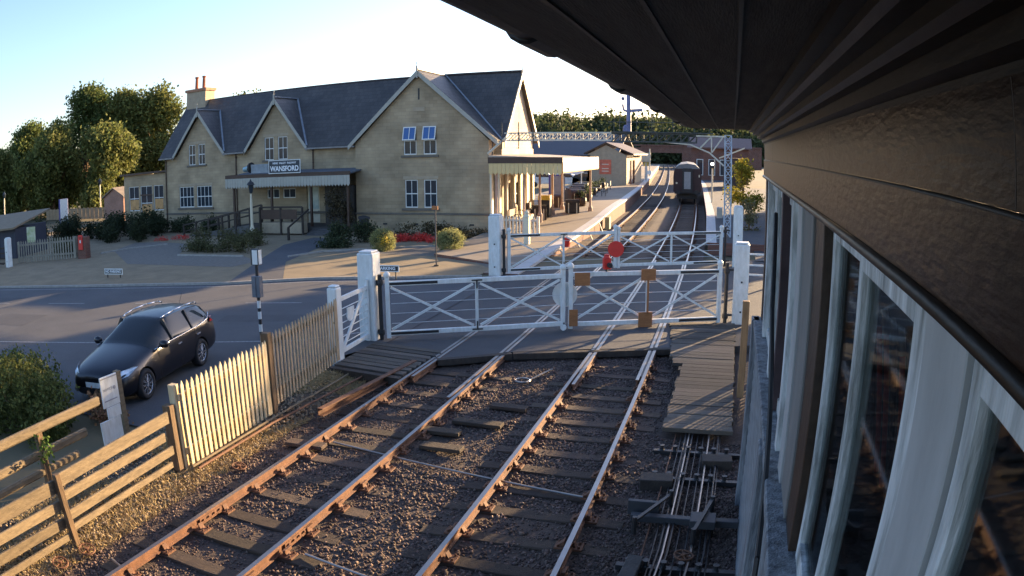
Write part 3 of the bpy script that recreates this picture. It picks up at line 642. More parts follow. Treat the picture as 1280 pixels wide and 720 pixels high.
# flangeway grooves
mb = MB()
for x0 in (XA+.058, XA+GA-.058, XC+.058, XC+GA-.058):
    for y in np.arange(15.5, 33, 1.): mb.add([(x0-.022-dx(y), y, -.006), (x0+.022-dx(y), y, -.006), (x0+.022-dx(y+1), y+1, -.006), (x0-.022-dx(y+1), y+1, -.006)], [(0, 1, 2, 3)])
struct(mb, 'flangeway', BLACK)
# sleepers with chairs
def sleeper_proto():
    r = T('sleeper', 'x', 'sleeper', (0, 0, 0)); mb = MB(); L = 2.58
    n = 8; vs = []
    for i in range(n+1):
        x = -L/2+L*i/n
        for (y, z) in ((-.127, -.15), (-.127, -.012), (-.115, 0), (.115, 0), (.127, -.012), (.127, -.15)):
            vs.append((x+random.uniform(-.006, .006), y+random.uniform(-.006, .006), z+random.uniform(-.006, .004)-(.01 if i in (0, n) else 0)))
    mb.v = vs
    for i in range(n):
        for j in range(6): mb.f.append((i*6+j, i*6+(j+1) % 6, (i+1)*6+(j+1) % 6, (i+1)*6+j)); mb.m.append(0)
    mb.f.append((0, 1, 2, 3, 4, 5)); mb.m.append(0); mb.f.append(tuple(n*6+j for j in (5, 4, 3, 2, 1, 0))); mb.m.append(0)
    mb.build('timber', SLEEP, r)
    for s in (-1, 1):
        c = MB(); x = s*GA/2; c.box((x, 0, .012), (.37, .19, .03)); c.prism([(x-.16, -.05, .025), (x-.05, -.05, .12), (x-.045, -.05, .025)], (0, .1, 0))
        c.prism([(x+.1, -.05, .025), (x+.05, -.05, .115), (x+.045, -.05, .025)], (0, .1, 0)); c.box((x+s*.062, .02, .085), (.045, .17, .05), 0)
        for a in (-.14, .14):
            for b in (-.06, .06): c.cyl((x+a, b, .02), (x+a, b, .06), .018, n=6)
        c.build('rail_chair', RUST, r, bev=.004)
    return r
SP = sleeper_proto(); used = False
for ti, (xc, nm, ys_) in enumerate(((XA+GA/2, 'station-side', None), (XC+GA/2, 'signal-box-side', None))):
    yl = list(np.arange(2.2, 15.6 if ti == 0 else 17.0, .76))+list(np.arange(34.2, 72, .76))
    for i, y in enumerate(yl):
        o = SP if not used else copy_tree(SP); used = True
        ex = .0; 
        o.location = (xc-dx(y)+random.uniform(-.05, .05), y+random.uniform(-.04, .04), -.165+random.uniform(-.008, .008)); o.rotation_euler = (0, 0, random.uniform(-.02, .02)-(math.atan(.02) if y > 34 else 0))
        side = 'short of' if y < 30 else 'beyond'
        o['label'] = 'dark timber sleeper under the %s track %s the level crossing' % (nm, side)
        o['group'] = 'sleepers of the %s track %s the crossing' % (nm, side)

# ---------------------------------------------------------------- ballast stones
def stones(name, n, xr, yr, size, M, keep=None, zf=None):
    x = rng.uniform(*xr, n); y = rng.uniform(*yr, n)
    if keep is not None: k = keep(x, y); x, y = x[k], y[k]; n = len(x)
    s = size*(.55+.8*rng.random(n)); z = (zf or bedz)(x, y)+s*.12
    cube = np.array([[-1, -1, -1], [1, -1, -1], [1, 1, -1], [-1, 1, -1], [-1, -1, 1], [1, -1, 1], [1, 1, 1], [-1, 1, 1]], float)*.5
    V = cube[None]*(.65+.55*rng.random((n, 8, 1)))*np.array([1.2, .9, .7])
    q = rng.normal(size=(n, 4)); q /= np.linalg.norm(q, axis=1)[:, None]; a, b, c, d = q.T
    Rm = np.stack([1-2*(c*c+d*d), 2*(b*c-a*d), 2*(b*d+a*c), 2*(b*c+a*d), 1-2*(b*b+d*d), 2*(c*d-a*b), 2*(b*d-a*c), 2*(c*d+a*b), 1-2*(b*b+c*c)], 1).reshape(n, 3, 3)
    V = np.einsum('nij,nkj->nki', Rm, V)*s[:, None, None]+np.stack([x, y, z], 1)[:, None]
    F = np.array([(0, 3, 2, 1), (4, 5, 6, 7), (0, 1, 5, 4), (1, 2, 6, 5), (2, 3, 7, 6), (3, 0, 4, 7)]); F = (F[None]+8*np.arange(n)[:, None, None]).reshape(-1, 4)
    o = npmesh(name, V.reshape(-1, 3), F, M); o['kind'] = 'stuff'; return o
def offrail(x, y):
    k = np.ones(len(x), bool)
    for r in (XA, XA+GA, XC, XC+GA): k &= np.abs(x-r) > .06
    k &= ~((x < -5.9) & (y > 14.2)) & ~((y > 15.8+(x+6.5)*.5) & (y > 15.4)) & ~((x > -1.1) & (y > 12.4))
    return k & (rng.random(len(x)) < .35+.75*vnoise(x, y, .7, 12))
stones('ballast_grit', 60000, (-8.2, .5), (2.6, 18.6), .024, STN, offrail)['label'] = 'fine brown grit and chippings between the rails'
stones('ballast_stones', 46000, (-8.2, .5), (2.6, 18.6), .036, STN, lambda x, y: offrail(x, y) & (vnoise(x, y, .45, 33) > .3))['label'] = 'grey and brown ballast stones between the sleepers'
def vergez(x, y): return -.05-.17*np.clip((x+8.5)/.75, 0, 1)+.03
o = stones('verge_rubble', 4200, (-9.9, -7.7), (3, 13), .035, mat('verge_stone', (.2, .15, .1), .9, col2=(.38, .29, .19), scale=9, bump=.2), None, vergez); o['label'] = 'small dry rubble along the fence foot'
# dead grass / straw on the verge
n = 34000; x = rng.uniform(-9.3, -7.6, n); y = rng.uniform(3, 14, n); k = vnoise(x, y, 1.1, 9) > .34; x, y = x[k], y[k]; n = len(x)
z = vergez(x, y); a = rng.normal(size=(n, 3)); a[:, 2] = np.abs(a[:, 2])*.7+.15; a /= np.linalg.norm(a, axis=1)[:, None]; ln = .05+.12*rng.random((n, 1)); bb = np.cross(a, rng.normal(size=(n, 3))); bb /= np.linalg.norm(bb, axis=1)[:, None]
P0 = np.stack([x, y, z-.01], 1); V = np.stack([P0-bb*.006, P0+bb*.006, P0+a*ln], 1).reshape(-1, 3)
o = npmesh('dead_grass', V, np.arange(3*n).reshape(n, 3), mat('straw', (.30, .22, .10), .9, col2=(.5, .38, .2), scale=4, bump=0)); o['kind'] = 'stuff'; o['label'] = 'dead straw-coloured grass along the fences'

# ---------------------------------------------------------------- decks
def deck(name, label, quads, root_loc, th=.08, M=None):
    r = T(name, label, 'boardwalk', root_loc)
    for q in quads:
        mb = MB(); mb.prism([(x, y, q[4] if len(q) > 4 else .03) for x, y in q[:4]], (0, 0, -th)); mb.build('plank', M or PLANK, r, bev=.006)
    return r
qs = []
nP = 33
for i in range(nP):
    y = 12.45+i*.262; xl = -1.02 if y < 16.6 else -1.25-(y-16.6)*.10; xl = max(xl, -1.66); j = random.uniform(-.04, .04)
    qs.append([(xl+j, y), (.22+random.uniform(-.02, .03), y+.0), (.22, y+.245), (xl+j, y+.245), .02+random.uniform(-.006, .006)])
deck('boardwalk', 'long walkway of dark cross planks beside the signal box', qs, (-.4, 16, 0))
qs = []
for i in range(8):
    y = 14.45+i*.27; qs.append([(-8.75, y+.0), (-6.85+.02*i, y-.25+random.uniform(-.03, .03)), (-6.85, y-.02), (-8.75, y+.235), .015+random.uniform(-.006, .006)])
deck('boardwalk', 'short dark planked deck by the white wicket gate', qs, (-7.8, 15, 0))
# big timber nosing along crossing edge + side timbers of the crossing
mb = MB(); mb.bar((-8.75, 14.2, -.06), (-6.8, 13.95, -.06), .16, .16); one(mb, 'edge_timber', DKWOOD, 'dark timber edging along the foot of the short planked deck', 'timber'); mb = MB(); mb.bar((-6.6, 15.58, -.06), (-5.1, 16.6, -.06), .18, .14); mb.bar((-5.05, 16.62, -.06), (-1.25, 18.0, -.06), .18, .14)
one(mb, 'edge_timber', DKWOOD, 'dark timber edging along near side of the crossing surface', 'timber')
mb = MB()
for i in range(5): mb.box((-2.6+.0*i, 17.25+i*.3, -.07), (1.1, .27, .06), .0)
# ---------------------------------------------------------------- point rodding, pulleys, cable trough
def wheel(x, y, z, r, label, tilt=0.2):
    t = T('pulley_wheel', label, 'pulley wheel', (x, y, z)); mb = MB(); A = Vector((math.sin(tilt), 0, math.cos(tilt)))
    mb.torus((x, y, z), r, .014, A, 22, 6); mb.build('rim', RUST, t)
    mb = MB(); u = A.orthogonal().normalized(); v = A.cross(u)
    for i in range(3):
        d = (u*math.cos(i*PI/3)+v*math.sin(i*PI/3))*r; mb.bar(Vector((x, y, z))-d, Vector((x, y, z))+d, .018, .012)
    mb.cyl(Vector((x, y, z))-A*.03, Vector((x, y, z))+A*.03, .03, n=10); mb.build('spokes', RUST, t)
    mb = MB(); mb.cyl((x, y, z-.12), (x, y, z), .02, n=8); mb.build('spindle', RUST, t)
wheel(-7.72, 4.62, -.1, .13, 'rusty spoked pulley wheel at lower left corner of the trackside')
wheel(-7.66, 5.2, -.1, .13, 'rusty pulley wheel just right of the lowest one by the plank fence')
wheel(-7.45, 8.9, -.13, .12, 'rusty pulley wheel in straw beside the bright picket fence')
wheel(-.28, 8.15, -.05, .12, 'upper pulley wheel in the dark pit right of the tracks', .1)
wheel(-.45, 7.3, -.05, .12, 'second pulley wheel down in the dark pit right of the tracks', .1)
wheel(-.75, 5.6, -.1, .12, 'lower left pulley wheel in the dark pit by the signal box', .1)
wheel(-.25, 5.3, -.1, .12, 'lower right pulley wheel in the dark pit by the signal box', .1)
for x0, x1, lb in ((-8.0, -8.15, 'rusty rod pipe running along foot of the picket fence'), (-7.86, -7.75, 'second rod pipe running beside the first towards the planked deck')):
    one(MB().tube([(x0, 8.3, -.02), (x0-.02, 10.6, .0), (x1, 14.2, -.06)], .022, 8), 'rod_pipe', FWOOD if x0 < -7.9 else RUST, lb, 'pipe')
mb = MB(); mb.bar((-7.35, 11.4, .02), (-7.1, 15.3, -.05), .02, .16); mb.bar((-7.3, 11.4, .09), (-7.05, 15.3, .02), .12, .02); mb.bar((-7.3, 11.4, -.05), (-7.05, 15.3, -.12), .12, .02)
one(mb, 'channel_beam', RUST, 'rusty steel channel sticking out from under the planked deck', 'steel beam')
for i, x in enumerate((-.62, -.56, -.50, -.2, -.03)):
    one(MB().tube([(x-.28, 3, -.12), (x, 8.2, -.08), (x+.02, 12.5, -.09)], .016, 6), 'signal_wire', STEELD if i % 2 else BLACK, 'steel point rod running under the boardwalk in the dark pit beside the box', 'rod', 'point rods beside the signal box')
for i in range(9):
    x = -.78+.1*i; one(MB().tube([(x-.3, 2.6, -.13), (x-.06+.03*(i % 3), 6.5, -.10-.01*(i % 2)), (x, 12.5, -.12)], .011, 6), 'signal_wire', BLACK if i % 3 else RUST, 'thin dark signal wire in the pit beside the signal box', 'wire', 'signal wires in the pit beside the signal box')
for i, (y, lb) in enumerate(((4.4, 'lowest iron cross bearer in the rod pit'), (6.0, 'iron cross bearer just above the lower pulley wheels'), (7.9, 'iron cross bearer between the upper pulley wheels'), (10.6, 'iron cross bearer nearest the boardwalk end'), (11.7, 'iron cross bearer tucked under the boardwalk end'))):
    mb = MB(); mb.box((-.35, y, -.14), (1.5, .09, .07)); 
    for k_ in range(6): mb.lathe((-.95+.22*k_, y, -.105), [(.045, 0), (.03, .02), (.03, .07), (.045, .09)], 10)
    one(mb, 'rod_roller_bearer', BLACK, lb, 'roller bearer')
r = T('cable_trough', 'grey timber cable trough lids running down beside the signal-box-side track', 'trough', (-1, 6, -.1))
for i in range(4):
    y = 4.0+i*1.15; mb = MB(); mb.box((-1.18+i*.09, y, -.07), (.2, 1.1, .12), -.08); mb.build('lid', mat('trough_wood', (.05, .048, .046), .85, var=.3, scale=5, bump=.5), r, bev=.01)
r = T('point_rod_frame', 'low iron crank frame across the rods right of the tracks', 'crank frame', (-.6, 9, -.1))
mb = MB(); mb.box((-.35, 9.1, -.05), (1.5, .12, .1)); mb.box((-.95, 9.3, .0), (.45, .08, .22)); mb.box((-.1, 9.0, .02), (.35, .3, .12)); mb.build('beam', mat('slate_iron', (.03, .033, .04), .6, var=.2), r, bev=.008)
mb = MB(); mb.bar((-1.0, 8.7, .1), (-.6, 9.6, .1), .05, .03); mb.bar((-.2, 8.5, .12), (.0, 9.5, .12), .05, .03)
for q in ((-1.0, 8.7), (-.6, 9.6), (-.2, 8.5), (0, 9.5)): mb.cyl((*q, -.1), (*q, .16), .035, n=8)
mb.build('crank', BLACK, r)
for (x, y) in ((-1.0, 6.2), (-.9, 10.4), (.0, 11.3)):
    one(MB().box((x, y, -.12), (.5, .3, .22), .1), 'timber_block', DKWOOD, {6.2: 'dark timber block beside the trough lids, lowest of the pit blocks', 10.4: 'dark timber block near boardwalk end beside the rail', 11.3: 'dark timber block under the boardwalk end close to the box wall'}[y], 'timber block', bev=.01)
# tie bars between tracks
for (xa, ya, xb, yb, lb) in ((-4.9, 6.9, -.9, 6.2, 'thin grey rod crossing under the signal-box-side track in the foreground'), (-6.5, 10.5, -1.9, 9.7, 'long thin rod crossing all rails mid foreground'), (-7.2, 5.3, -3.6, 4.4, 'cross rod at bottom of the station-side track')):
    one(MB().cyl((xa, ya, -.13), (xb, yb, -.13), .018, n=6), 'cross_rod', STEELD, lb, 'rod')
mb = MB(); mb.torus((-4.35, 15.0, -.13), .16, .02, (0, 0, 1), 12, 6); mb.bar((-4.2, 15.1, -.13), (-3.9, 15.9, -.1), .03, .02)
one(mb, 'rail_clamp', STEELD, 'loose pale iron hook lying on ballast between the tracks', 'iron hook')
for i in range(5):
    x, y = ((-6.9, 10.2), (-5.0, 11.6), (-4.6, 10.9), (-4.4, 12.2), (-4.1, 13.2))[i]
    one(MB().box((x, y, -.12), (.75+.2*(i % 2), .24, .07), .06-.03*i), 'loose_timber', SLEEP, ['loose timber in the lit ballast right of the outer left rail', 'short timber beside the second rail, lower of the pair', 'short timber lying left of the third rail', 'broad flat timber between the two tracks', 'timber offcut near the pale iron hook'][i], 'timber', bev=.01)

# ---------------------------------------------------------------- crossing gates and posts
def gatepost(x, y, wd, h, label, black=True, cap=True, rot=.0):
    t = T('gate_post', label, 'gate post', (x, y, 0)); mb = MB()
    c = wd*.12; mb.box((x, y, h/2-.1), (wd, wd, h+.1), rot); mb.lathe((x, y, h-.05), [(wd*.5, 0), (wd*.49, .06), (wd*.36, .1)], 16) if False else mb.box((x, y, h-.02), (wd*.86, wd*.86, .05), rot)
    mb.build('shaft', WPAINT, t, bev=.03)
    mb = MB()
    for z in (.35, h*.52): mb.box((x+.02, y-wd/2-.005, z), (.05, .03, .05), rot)
    mb.build('bolt', BLACK, t)
    return t
gatepost(-9.04, 16.95, .46, 2.33, 'tall thick white post at left end of the near crossing gates')
gatepost(-9.0, 27.4, .46, 2.38, 'thick white post at left end of the far crossing gates')
gatepost(.34, 21.3, .44, 2.33, 'thick white post at right end of the near crossing gates')
gatepost(.30, 32.2, .42, 2.62, 'taller white post beyond the right end, for the far crossing gates')
def leaf(h0, h1, ztop, zbot, label, hinge_side, mid=(.5,), braces=True, black0=.28, root_extra=None, wires=4):
    t = T('gate_leaf', label, 'crossing gate', (h0[0], h0[1], 0)); A = Vector((*h0, 0)); B = Vector((*h1, 0)); d = B-A
    def P(t_, z): q = A+d*t_; return (q.x, q.y, z)
    mb = MB(); mb.bar(P(0, ztop), P(1, ztop), .09, .12); mb.build('top_rail', WPAINT, t, bev=.008)
    mb = MB(); mb.bar(P(0, zbot), P(1, zbot), .09, .12); mb.build('bottom_rail', WPAINT, t, bev=.008)
    mb = MB(); L = d.length
    for z in (ztop, zbot): mb.bar(P(-.01, z), P(black0, z), .105, .07)
    mb.build('strap_hinge', BLACK, t)
    for u, wd in ((0, .12), (1, .11)):
        mb = MB(); mb.bar(P(u, zbot-.12), P(u, ztop+.18), wd, .11, upv=tuple(d.normalized())); mb.lathe(P(u, ztop+.18), [(.06, -.02), (.09, .02), (.09, .08), (.05, .13), (0, .15)], 10); mb.build('stile', WPAINT, t, bev=.006)
    for u in mid:
        mb = MB(); mb.bar(P(u, zbot+.06), P(u, ztop-.06), .07, .07, upv=tuple(d.normalized())); mb.build('stile', WPAINT, t)
        k = MB(); off = Vector((d.y, -d.x, 0)).normalized()*.055
        for z in (ztop, zbot):
            q = Vector(P(u, z))+off; du = d.normalized()*.14; k.bar(q-du, q+du, .02, .035); s_ = -1 if z == ztop else 1; k.bar(q, q+Vector((0, 0, s_*.22)), .035, .02, upv=(0, 0, 1))
        k.build('iron_tee', BLACK, t)
    e = [0]+list(mid)+[1]
    for a, b in zip(e[:-1], e[1:]):
        for z0, z1 in ((ztop-.1, zbot+.1), (zbot+.1, ztop-.1)):
            mb = MB(); mb.bar(P(a+.02, z0), P(b-.02, z1), .035 if z0 > z1 else .05, .06); mb.build('brace', WPAINT if not (hinge_side and b == 1) else WPAINT, t)
    mb = MB()
    for i in range(wires):
        z = zbot+(ztop-zbot)*(i+1)/(wires+1); mb.cyl(P(.02, z), P(.98, z), .008, n=5)
    mb.build('wire', mat('wire_white', (.6, .6, .6), .5), t); t['_'] = 0; del t['_']
    return t, P
g1, P1 = leaf((-8.55, 17.0), (-4.46, 19.32), 1.47, .16, 'near left crossing gate, white with X braces and black straps', False)
g2, P2 = leaf((-.28, 21.1), (-4.27, 19.42), 1.50, .13, 'near right crossing gate, weathered, with orange boards clamped on', True)
g3, P3_ = leaf((-8.5, 27.5), (-4.72, 29.9), 1.53, .2, 'far left crossing gate, half in sunlight, nearer the platform', False)
g4, P4 = leaf((-.42, 32.1), (-4.6, 30.0), 1.45, .18, 'far right crossing gate beyond the road', True)
# orange clamping boards
mb = MB(); dn = (Vector((-4.27, 19.42, 0))-Vector((-.28, 21.1, 0))).normalized(); offn = Vector((-dn.y, dn.x, 0)); offn = offn if offn.y < 0 else -offn
for u, z, wd, ht in ((.93, 1.38, .42, .36), (.985, .32, .24, .46), (.50, 1.46, .42, .32), (.515, .2, .40, .42)):
    mb = MB(); q = Vector(P2(u, z))+offn*.09; mb.box(q, (wd, .03, ht), math.atan2(dn.y, dn.x)); mb.build('clamp_board', ORNG, g2, bev=.006)
mb = MB(); mb.bar(Vector(P2(.5, .3))+offn*.06, Vector(P2(.5, 1.35))+offn*.06, .09, .04, upv=tuple(dn)); mb.build('stile', ORNG, g2)
def disc(c, r, M, parent, name='target_disc', n=28):
    v = Vector((c[0], c[1], 0)).normalized(); mb = MB(); C = Vector(c); mb.cyl(C-v*.012, C+v*.012, r, n=n); return mb.build(name, M, parent)
disc((-4.45, 19.5, .93), .34, WPAINT, g1)
disc((-4.66, 29.72, .87), .33, REDP, g3)
# gate lamp, red
lm = T('gate_lamp', 'small red lamp box on top rail of the near crossing gates', 'lamp', (-3.35, 19.8, 1.55))
mb = MB(); mb.box((-3.35, 19.8, 1.78), (.2, .2, .3), .4); mb.lathe((-3.35, 19.8, 1.93), [(.11, 0), (.07, .06), (.08, .1), (0, .12)], 10); mb.build('body', REDP, lm, bev=.01)
mb = MB(); mb.cyl((-3.27, 19.7, 1.76), (-3.22, 19.62, 1.75), .07, .07, 12); mb.build('lens', BLACK, lm)
mb = MB(); mb.bar((-3.35, 19.8, 1.5), (-3.35, 19.8, 1.63), .05, .05); mb.build('bracket', BLACK, lm)
mb = MB(); mb.box((-4.6, 19.2, .02), (.12, .12, .12)); 
gw_ = T('castor', 'small pale running wheel under meeting ends of the near crossing gates', 'wheel', (-4.42, 19.25, 0))
mb = MB(); mb.cyl((-4.42, 19.2, .07), (-4.42, 19.27, .07), .08, n=14); mb.build('tyre', WPAINT, gw_); mb = MB(); mb.bar((-4.42, 19.28, .05), (-4.42, 19.28, .2), .04, .02); mb.build('fork', BLACK, gw_)
# black heel posts
for (x, y, h, lb) in ((-8.72, 16.92, 1.72, 'black iron heel post of the near left crossing gate'), (-.08, 21.15, 1.75, 'black iron heel post of the near right crossing gate'), (-8.68, 27.42, 1.8, 'black iron heel post of the far left crossing gate'), (-.25, 32.15, 1.7, 'black iron heel post of the far right crossing gate')):
    t = T('heel_post', lb, 'gate fitting', (x, y, 0)); mb = MB(); mb.cyl((x, y, -.02), (x, y, h), .055, n=10); mb.build('shaft', BLACK, t)
    mb = MB(); s_ = -1 if x < -4 else 1
    for z in (.16, 1.47): mb.bar((x, y, z+.08), (x+s_*.2, y, z+.08), .06, .06); mb.lathe((x, y, z-.03), [(.08, 0), (.09, .06), (.08, .14)], 10)
    mb.build('bracket', BLACK, t)
# wicket gate
gatepost(-8.86, 14.82, .26, 1.8, 'slim white post at left end of the wicket gate', rot=.0)
wk = T('wicket_gate', 'small white wicket gate with diagonal brace beside the tall white post', 'gate', (-8.9, 15.9, 0))
A, B = Vector((-8.86, 15.0, 0)), Vector((-8.98, 16.66, 0))
def PW(t_, z): q = A+(B-A)*t_; return Vector((q.x, q.y, z))
for u in (0, 1):
    mb = MB(); mb.bar(PW(u, .02), PW(u, 1.62 if u else 1.5), .09, .08, upv=(0, 1, 0)); mb.build('stile', WPAINT, wk)
for z in (.16, 1.42):
    mb = MB(); mb.bar(PW(0, z), PW(1, z), .06, .1); mb.build('rail', WPAINT, wk)
mb = MB(); mb.bar(PW(.08, .2), PW(.92, 1.38), .04, .09); mb.build('brace', WPAINT, wk)
mb = MB()
for i in range(6): mb.cyl(PW(.02, .32+i*.17), PW(.98, .32+i*.17), .012, n=6)
mb.build('wire', WPAINT, wk)
mb = MB(); mb.cyl(PW(.3, .98)+Vector((.05, 0, 0)), PW(.3, .98)+Vector((.07, 0, 0)), .17, n=20); mb.b2((-8.83, 15.33, .95), (-8.81, 15.67, 1.16)); mb.build('notice_plate', WPAINT, wk)
# small white gate right side + wooden brown post
mb = MB(); mb.box((.36, 14.6, .95), (.14, .12, 2.0)); one(mb, 'timber_post', mat('tan_post', (.33, .19, .09), .8, var=.3, scale=4, bump=.4, stretch=(3, 3, .4)), 'tan wooden post against the signal box wall by the boardwalk', 'post', bev=.01)
sg = T('side_gate', 'white railed gate panel glimpsed right of the tall white posts', 'gate', (.75, 28, 0))
for x in (.6, 1.3):
    mb = MB(); mb.box((x, 27, .7), (.09, .09, 1.5)); mb.build('stile', WPAINT, sg)
for z in (.5, .85, 1.25):
    mb = MB(); mb.box((.95, 27, z), (.66, .05, .06)); mb.build('rail', WPAINT, sg)

# ---------------------------------------------------------------- picket fences
def picket_fence(label, A, B, z0, h, sp, M, topz=None, wd=.075, posts=None, rails=(.22, .8), front=1, name='picket_fence', pm=None):
    t = T(name, label, 'fence', (A[0], A[1], z0)); A, B = Vector((*A, z0)), Vector((*B, z0)); d = (B-A); L = d.length; u = d.normalized(); nrm = Vector((u.y, -u.x, 0))*front
    n = int(L/sp)
    for i in range(n+1):
        c = A+u*(sp*i+sp/2 if i < n else L-.02); hh = h*(1+random.uniform(-.012, .012)); mb = MB(); c = c+nrm*.045
        a = c-u*wd/2; b = c+u*wd/2; tl = random.uniform(-.008, .008)*Vector((u)); zt = Vector((0, 0, hh))
        mb.prism([a+Vector((0, 0, .04)), b+Vector((0, 0, .04)), b+Vector((0, 0, hh-.09))+tl, c+zt+tl, a+Vector((0, 0, hh-.09))+tl], nrm*.022)
        mb.build('picket', M, t)
    for rr in rails:
        mb = MB(); mb.bar(A+Vector((0, 0, h*rr))+nrm*.0, B+Vector((0, 0, h*rr))+nrm*.0, .06, .11); mb.build('rail', M, t)
    for p in (posts if posts is not None else (0, 1)):
        mb = MB(); q = A+d*p-nrm*.08; mb.box((q.x, q.y, z0+h*.5-.1), (.13, .13, h+.1), math.atan2(u.y, u.x)); mb.build('post', pm or M, t)
    return t
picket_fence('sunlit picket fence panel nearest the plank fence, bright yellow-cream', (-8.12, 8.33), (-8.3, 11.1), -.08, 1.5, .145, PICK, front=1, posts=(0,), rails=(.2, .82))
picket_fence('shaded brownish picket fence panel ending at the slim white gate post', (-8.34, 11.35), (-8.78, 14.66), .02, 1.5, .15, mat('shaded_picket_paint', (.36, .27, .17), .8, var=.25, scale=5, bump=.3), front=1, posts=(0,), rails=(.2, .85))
for (x, y, h, lb) in ((-8.3, 11.22, 1.6, 'square brown post between the sunlit and shaded picket panels'), (-8.22, 8.16, 1.12, 'brown post where the plank fence meets the sunlit pickets')):
    one(MB().box((x, y, h/2-.1), (.17, .15, h+.1), .08), 'fence_post', POSTW, lb, 'post', bev=.01)
picket_fence('unseen slatted fence added to stripe the sunlight on the boardwalk', (1.5, 12.4), (1.5, 22.4), 0, 1.5, .2, WPAINT, wd=.1, rails=(.2, .85), posts=(0, .5, 1))  # hidden fence added to throw slatted shadow across the boardwalk
# plank fence
pf = T('plank_fence', 'weathered four-board fence beside the track, ending at the sunlit pickets', 'fence', (-8, 5.2, 0))
for i, (y0, y1, x0, x1) in enumerate(((5.25, 8.05, -8.02, -8.16), (1.2, 5.15, -7.9, -8.0))):
    for j, z in enumerate((.86, .57, .30, .11)):
        hgt = .2 if j == 0 else .15 if j < 3 else .1; tilt = random.uniform(-.03, .03)
        mb = MB(); zz = z+(0 if i == 0 else -.06); off = .0 if j < 3 else .07
        mb.bar((x0+off, y0, zz+tilt), (x1+off, y1-(.15*(j % 2) if i == 0 else 0), zz+(.04 if i == 0 else 0)), .045, hgt); mb.build('board', FWOOD, pf, bev=.008)
mb = MB(); mb.box((-7.93, 5.2, .38), (.1, .11, 1.2), .0, ry=-.04); mb.build('post', POSTW, pf, bev=.01)
mb = MB(); mb.box((-7.85, 2.2, .42), (.1, .11, 1.2)); mb.build('post', POSTW, pf)
# rear rail fence
rf = T('rail_fence', 'old rounded-rail fence behind the plank fence, by the bush', 'fence', (-9.5, 5.5, 0))
for (z, r0, y1) in ((1.02, .1, 7.75), (.6, .09, 7.3), (.3, .08, 7.0)):
    mb = MB(); mb.bar((-9.45, 1.5, z), (-9.65, y1, z+.02), .1, r0*1.6); mb.build('rail', FWOOD, rf, bev=.03)
for y in (3.5, 6.1):
    mb = MB(); mb.box((-9.62, y, .5), (.12, .14, 1.05)); mb.build('post', POSTW, rf, bev=.01)
leaves('ivy_sprig', [(-9.4, 6.0, .72, .16, .16, .2)], 140, .07, leafmat('ivy', (.06, .11, .02), (.12, .2, .04)))
bpy.data.objects['ivy_sprig']['label'] = 'small green ivy sprig on post of the old rail fence'; bpy.data.objects['ivy_sprig']['category'] = 'plant'
# notice boards on post
nb = T('notice_sign', 'white notice boards fixed to a wooden post in front of the car', 'sign', (-10.0, 8.5, 0))
mb = MB(); mb.box((-10.0, 8.62, .6), (.12, .12, 1.4)); mb.build('post', FWOOD, nb, bev=.008)
mb = MB(); mb.box((-9.93, 8.3, 1.02), (.03, .46, .56), .0); mb.build('board', WPAINT, nb, bev=.004)
mb = MB(); mb.box((-9.91, 8.3, 1.27), (.012, .44, .02)); mb.cyl((-9.905, 8.42, 1.06), (-9.912, 8.42, 1.06), .035, n=12); mb.bar((-9.91, 8.12, .86), (-9.91, 8.46, .86), .01, .018); mb.build('lettering', mat('faint_grey', (.3, .3, .32), .6), nb)
textmesh('notice_text', 'NOTICE', .07, MATS['faint_grey'], nb, (-9.912, 8.24, 1.06), (PI/2, 0, PI/2), depth=.001)
mb = MB(); mb.box((-9.94, 8.34, .62), (.03, .36, .2)); mb.build('board', WPAINT, nb)
mb = MB(); mb.box((-9.94, 8.2, .3), (.03, .56, .42)); mb.build('board', WPAINT, nb)

# ---------------------------------------------------------------- signal box (camera looks along its wall)
SB = T('signal_box', 'dark timber signal box wall with worn white sash windows and deep eaves', 'signal box', (.5, 4, 0))
Y0, Y1 = -5.0, 10.2; WX = .50; TH = H-.29; SZ = H-2.2
mb = MB(); mb.b2((-.61, Y0-.5, H+.36), (.24, Y1+.5, H+.40)); sf = mb.build('soffit', SOFFIT, SB)
mb = MB()
for x in (-.42, -.2, .03): mb.b2((x-.006, Y0-.5, H+.352), (x+.006, Y1+.5, H+.36))
mb.build('soffit_joint', BLACK, sf)
# gutter along the eave: half-round with a few brackets
mb = MB(); n = 9; yy = [Y0-.5, Y1+.5]; prof = [(-.67+.055*math.cos(PI+i*PI/(n-1)), H+.432+.055*math.sin(PI+i*PI/(n-1))) for i in range(n)]
mb.prism([(x, Y0-.5, z) for x, z in prof], (0, Y1-Y0+1, 0)); mb.build('gutter', DKBROWN, SB)
mb = MB()
for y, hw in ((1.2, .2), (2.58, .2), (4.55, .13), (6.7, .12), (9.2, .12)): mb.cyl((-.675, y-hw, H+.437), (-.675, y+hw, H+.437), .075, n=14)
mb.build('gutter_bracket', BLACK, SB, bev=.01)
mb = MB(); mb.prism([(-.74, Y0-.5, H+.45), (-.6, Y0-.5, H+.43), (2.6, Y0-.5, H+2.2), (2.6, Y0-.5, H+2.3), (-.74, Y0-.5, H+.5)], (0, Y1-Y0+1, 0)); mb.prism([(5.95, Y0-.5, H+.42), (5.8, Y0-.5, H+.42), (2.6, Y0-.5, H+2.2), (2.6, Y0-.5, H+2.3), (5.95, Y0-.5, H+.5)], (0, Y1-Y0+1, 0)); mb.build('roof', SLATEY, SB)
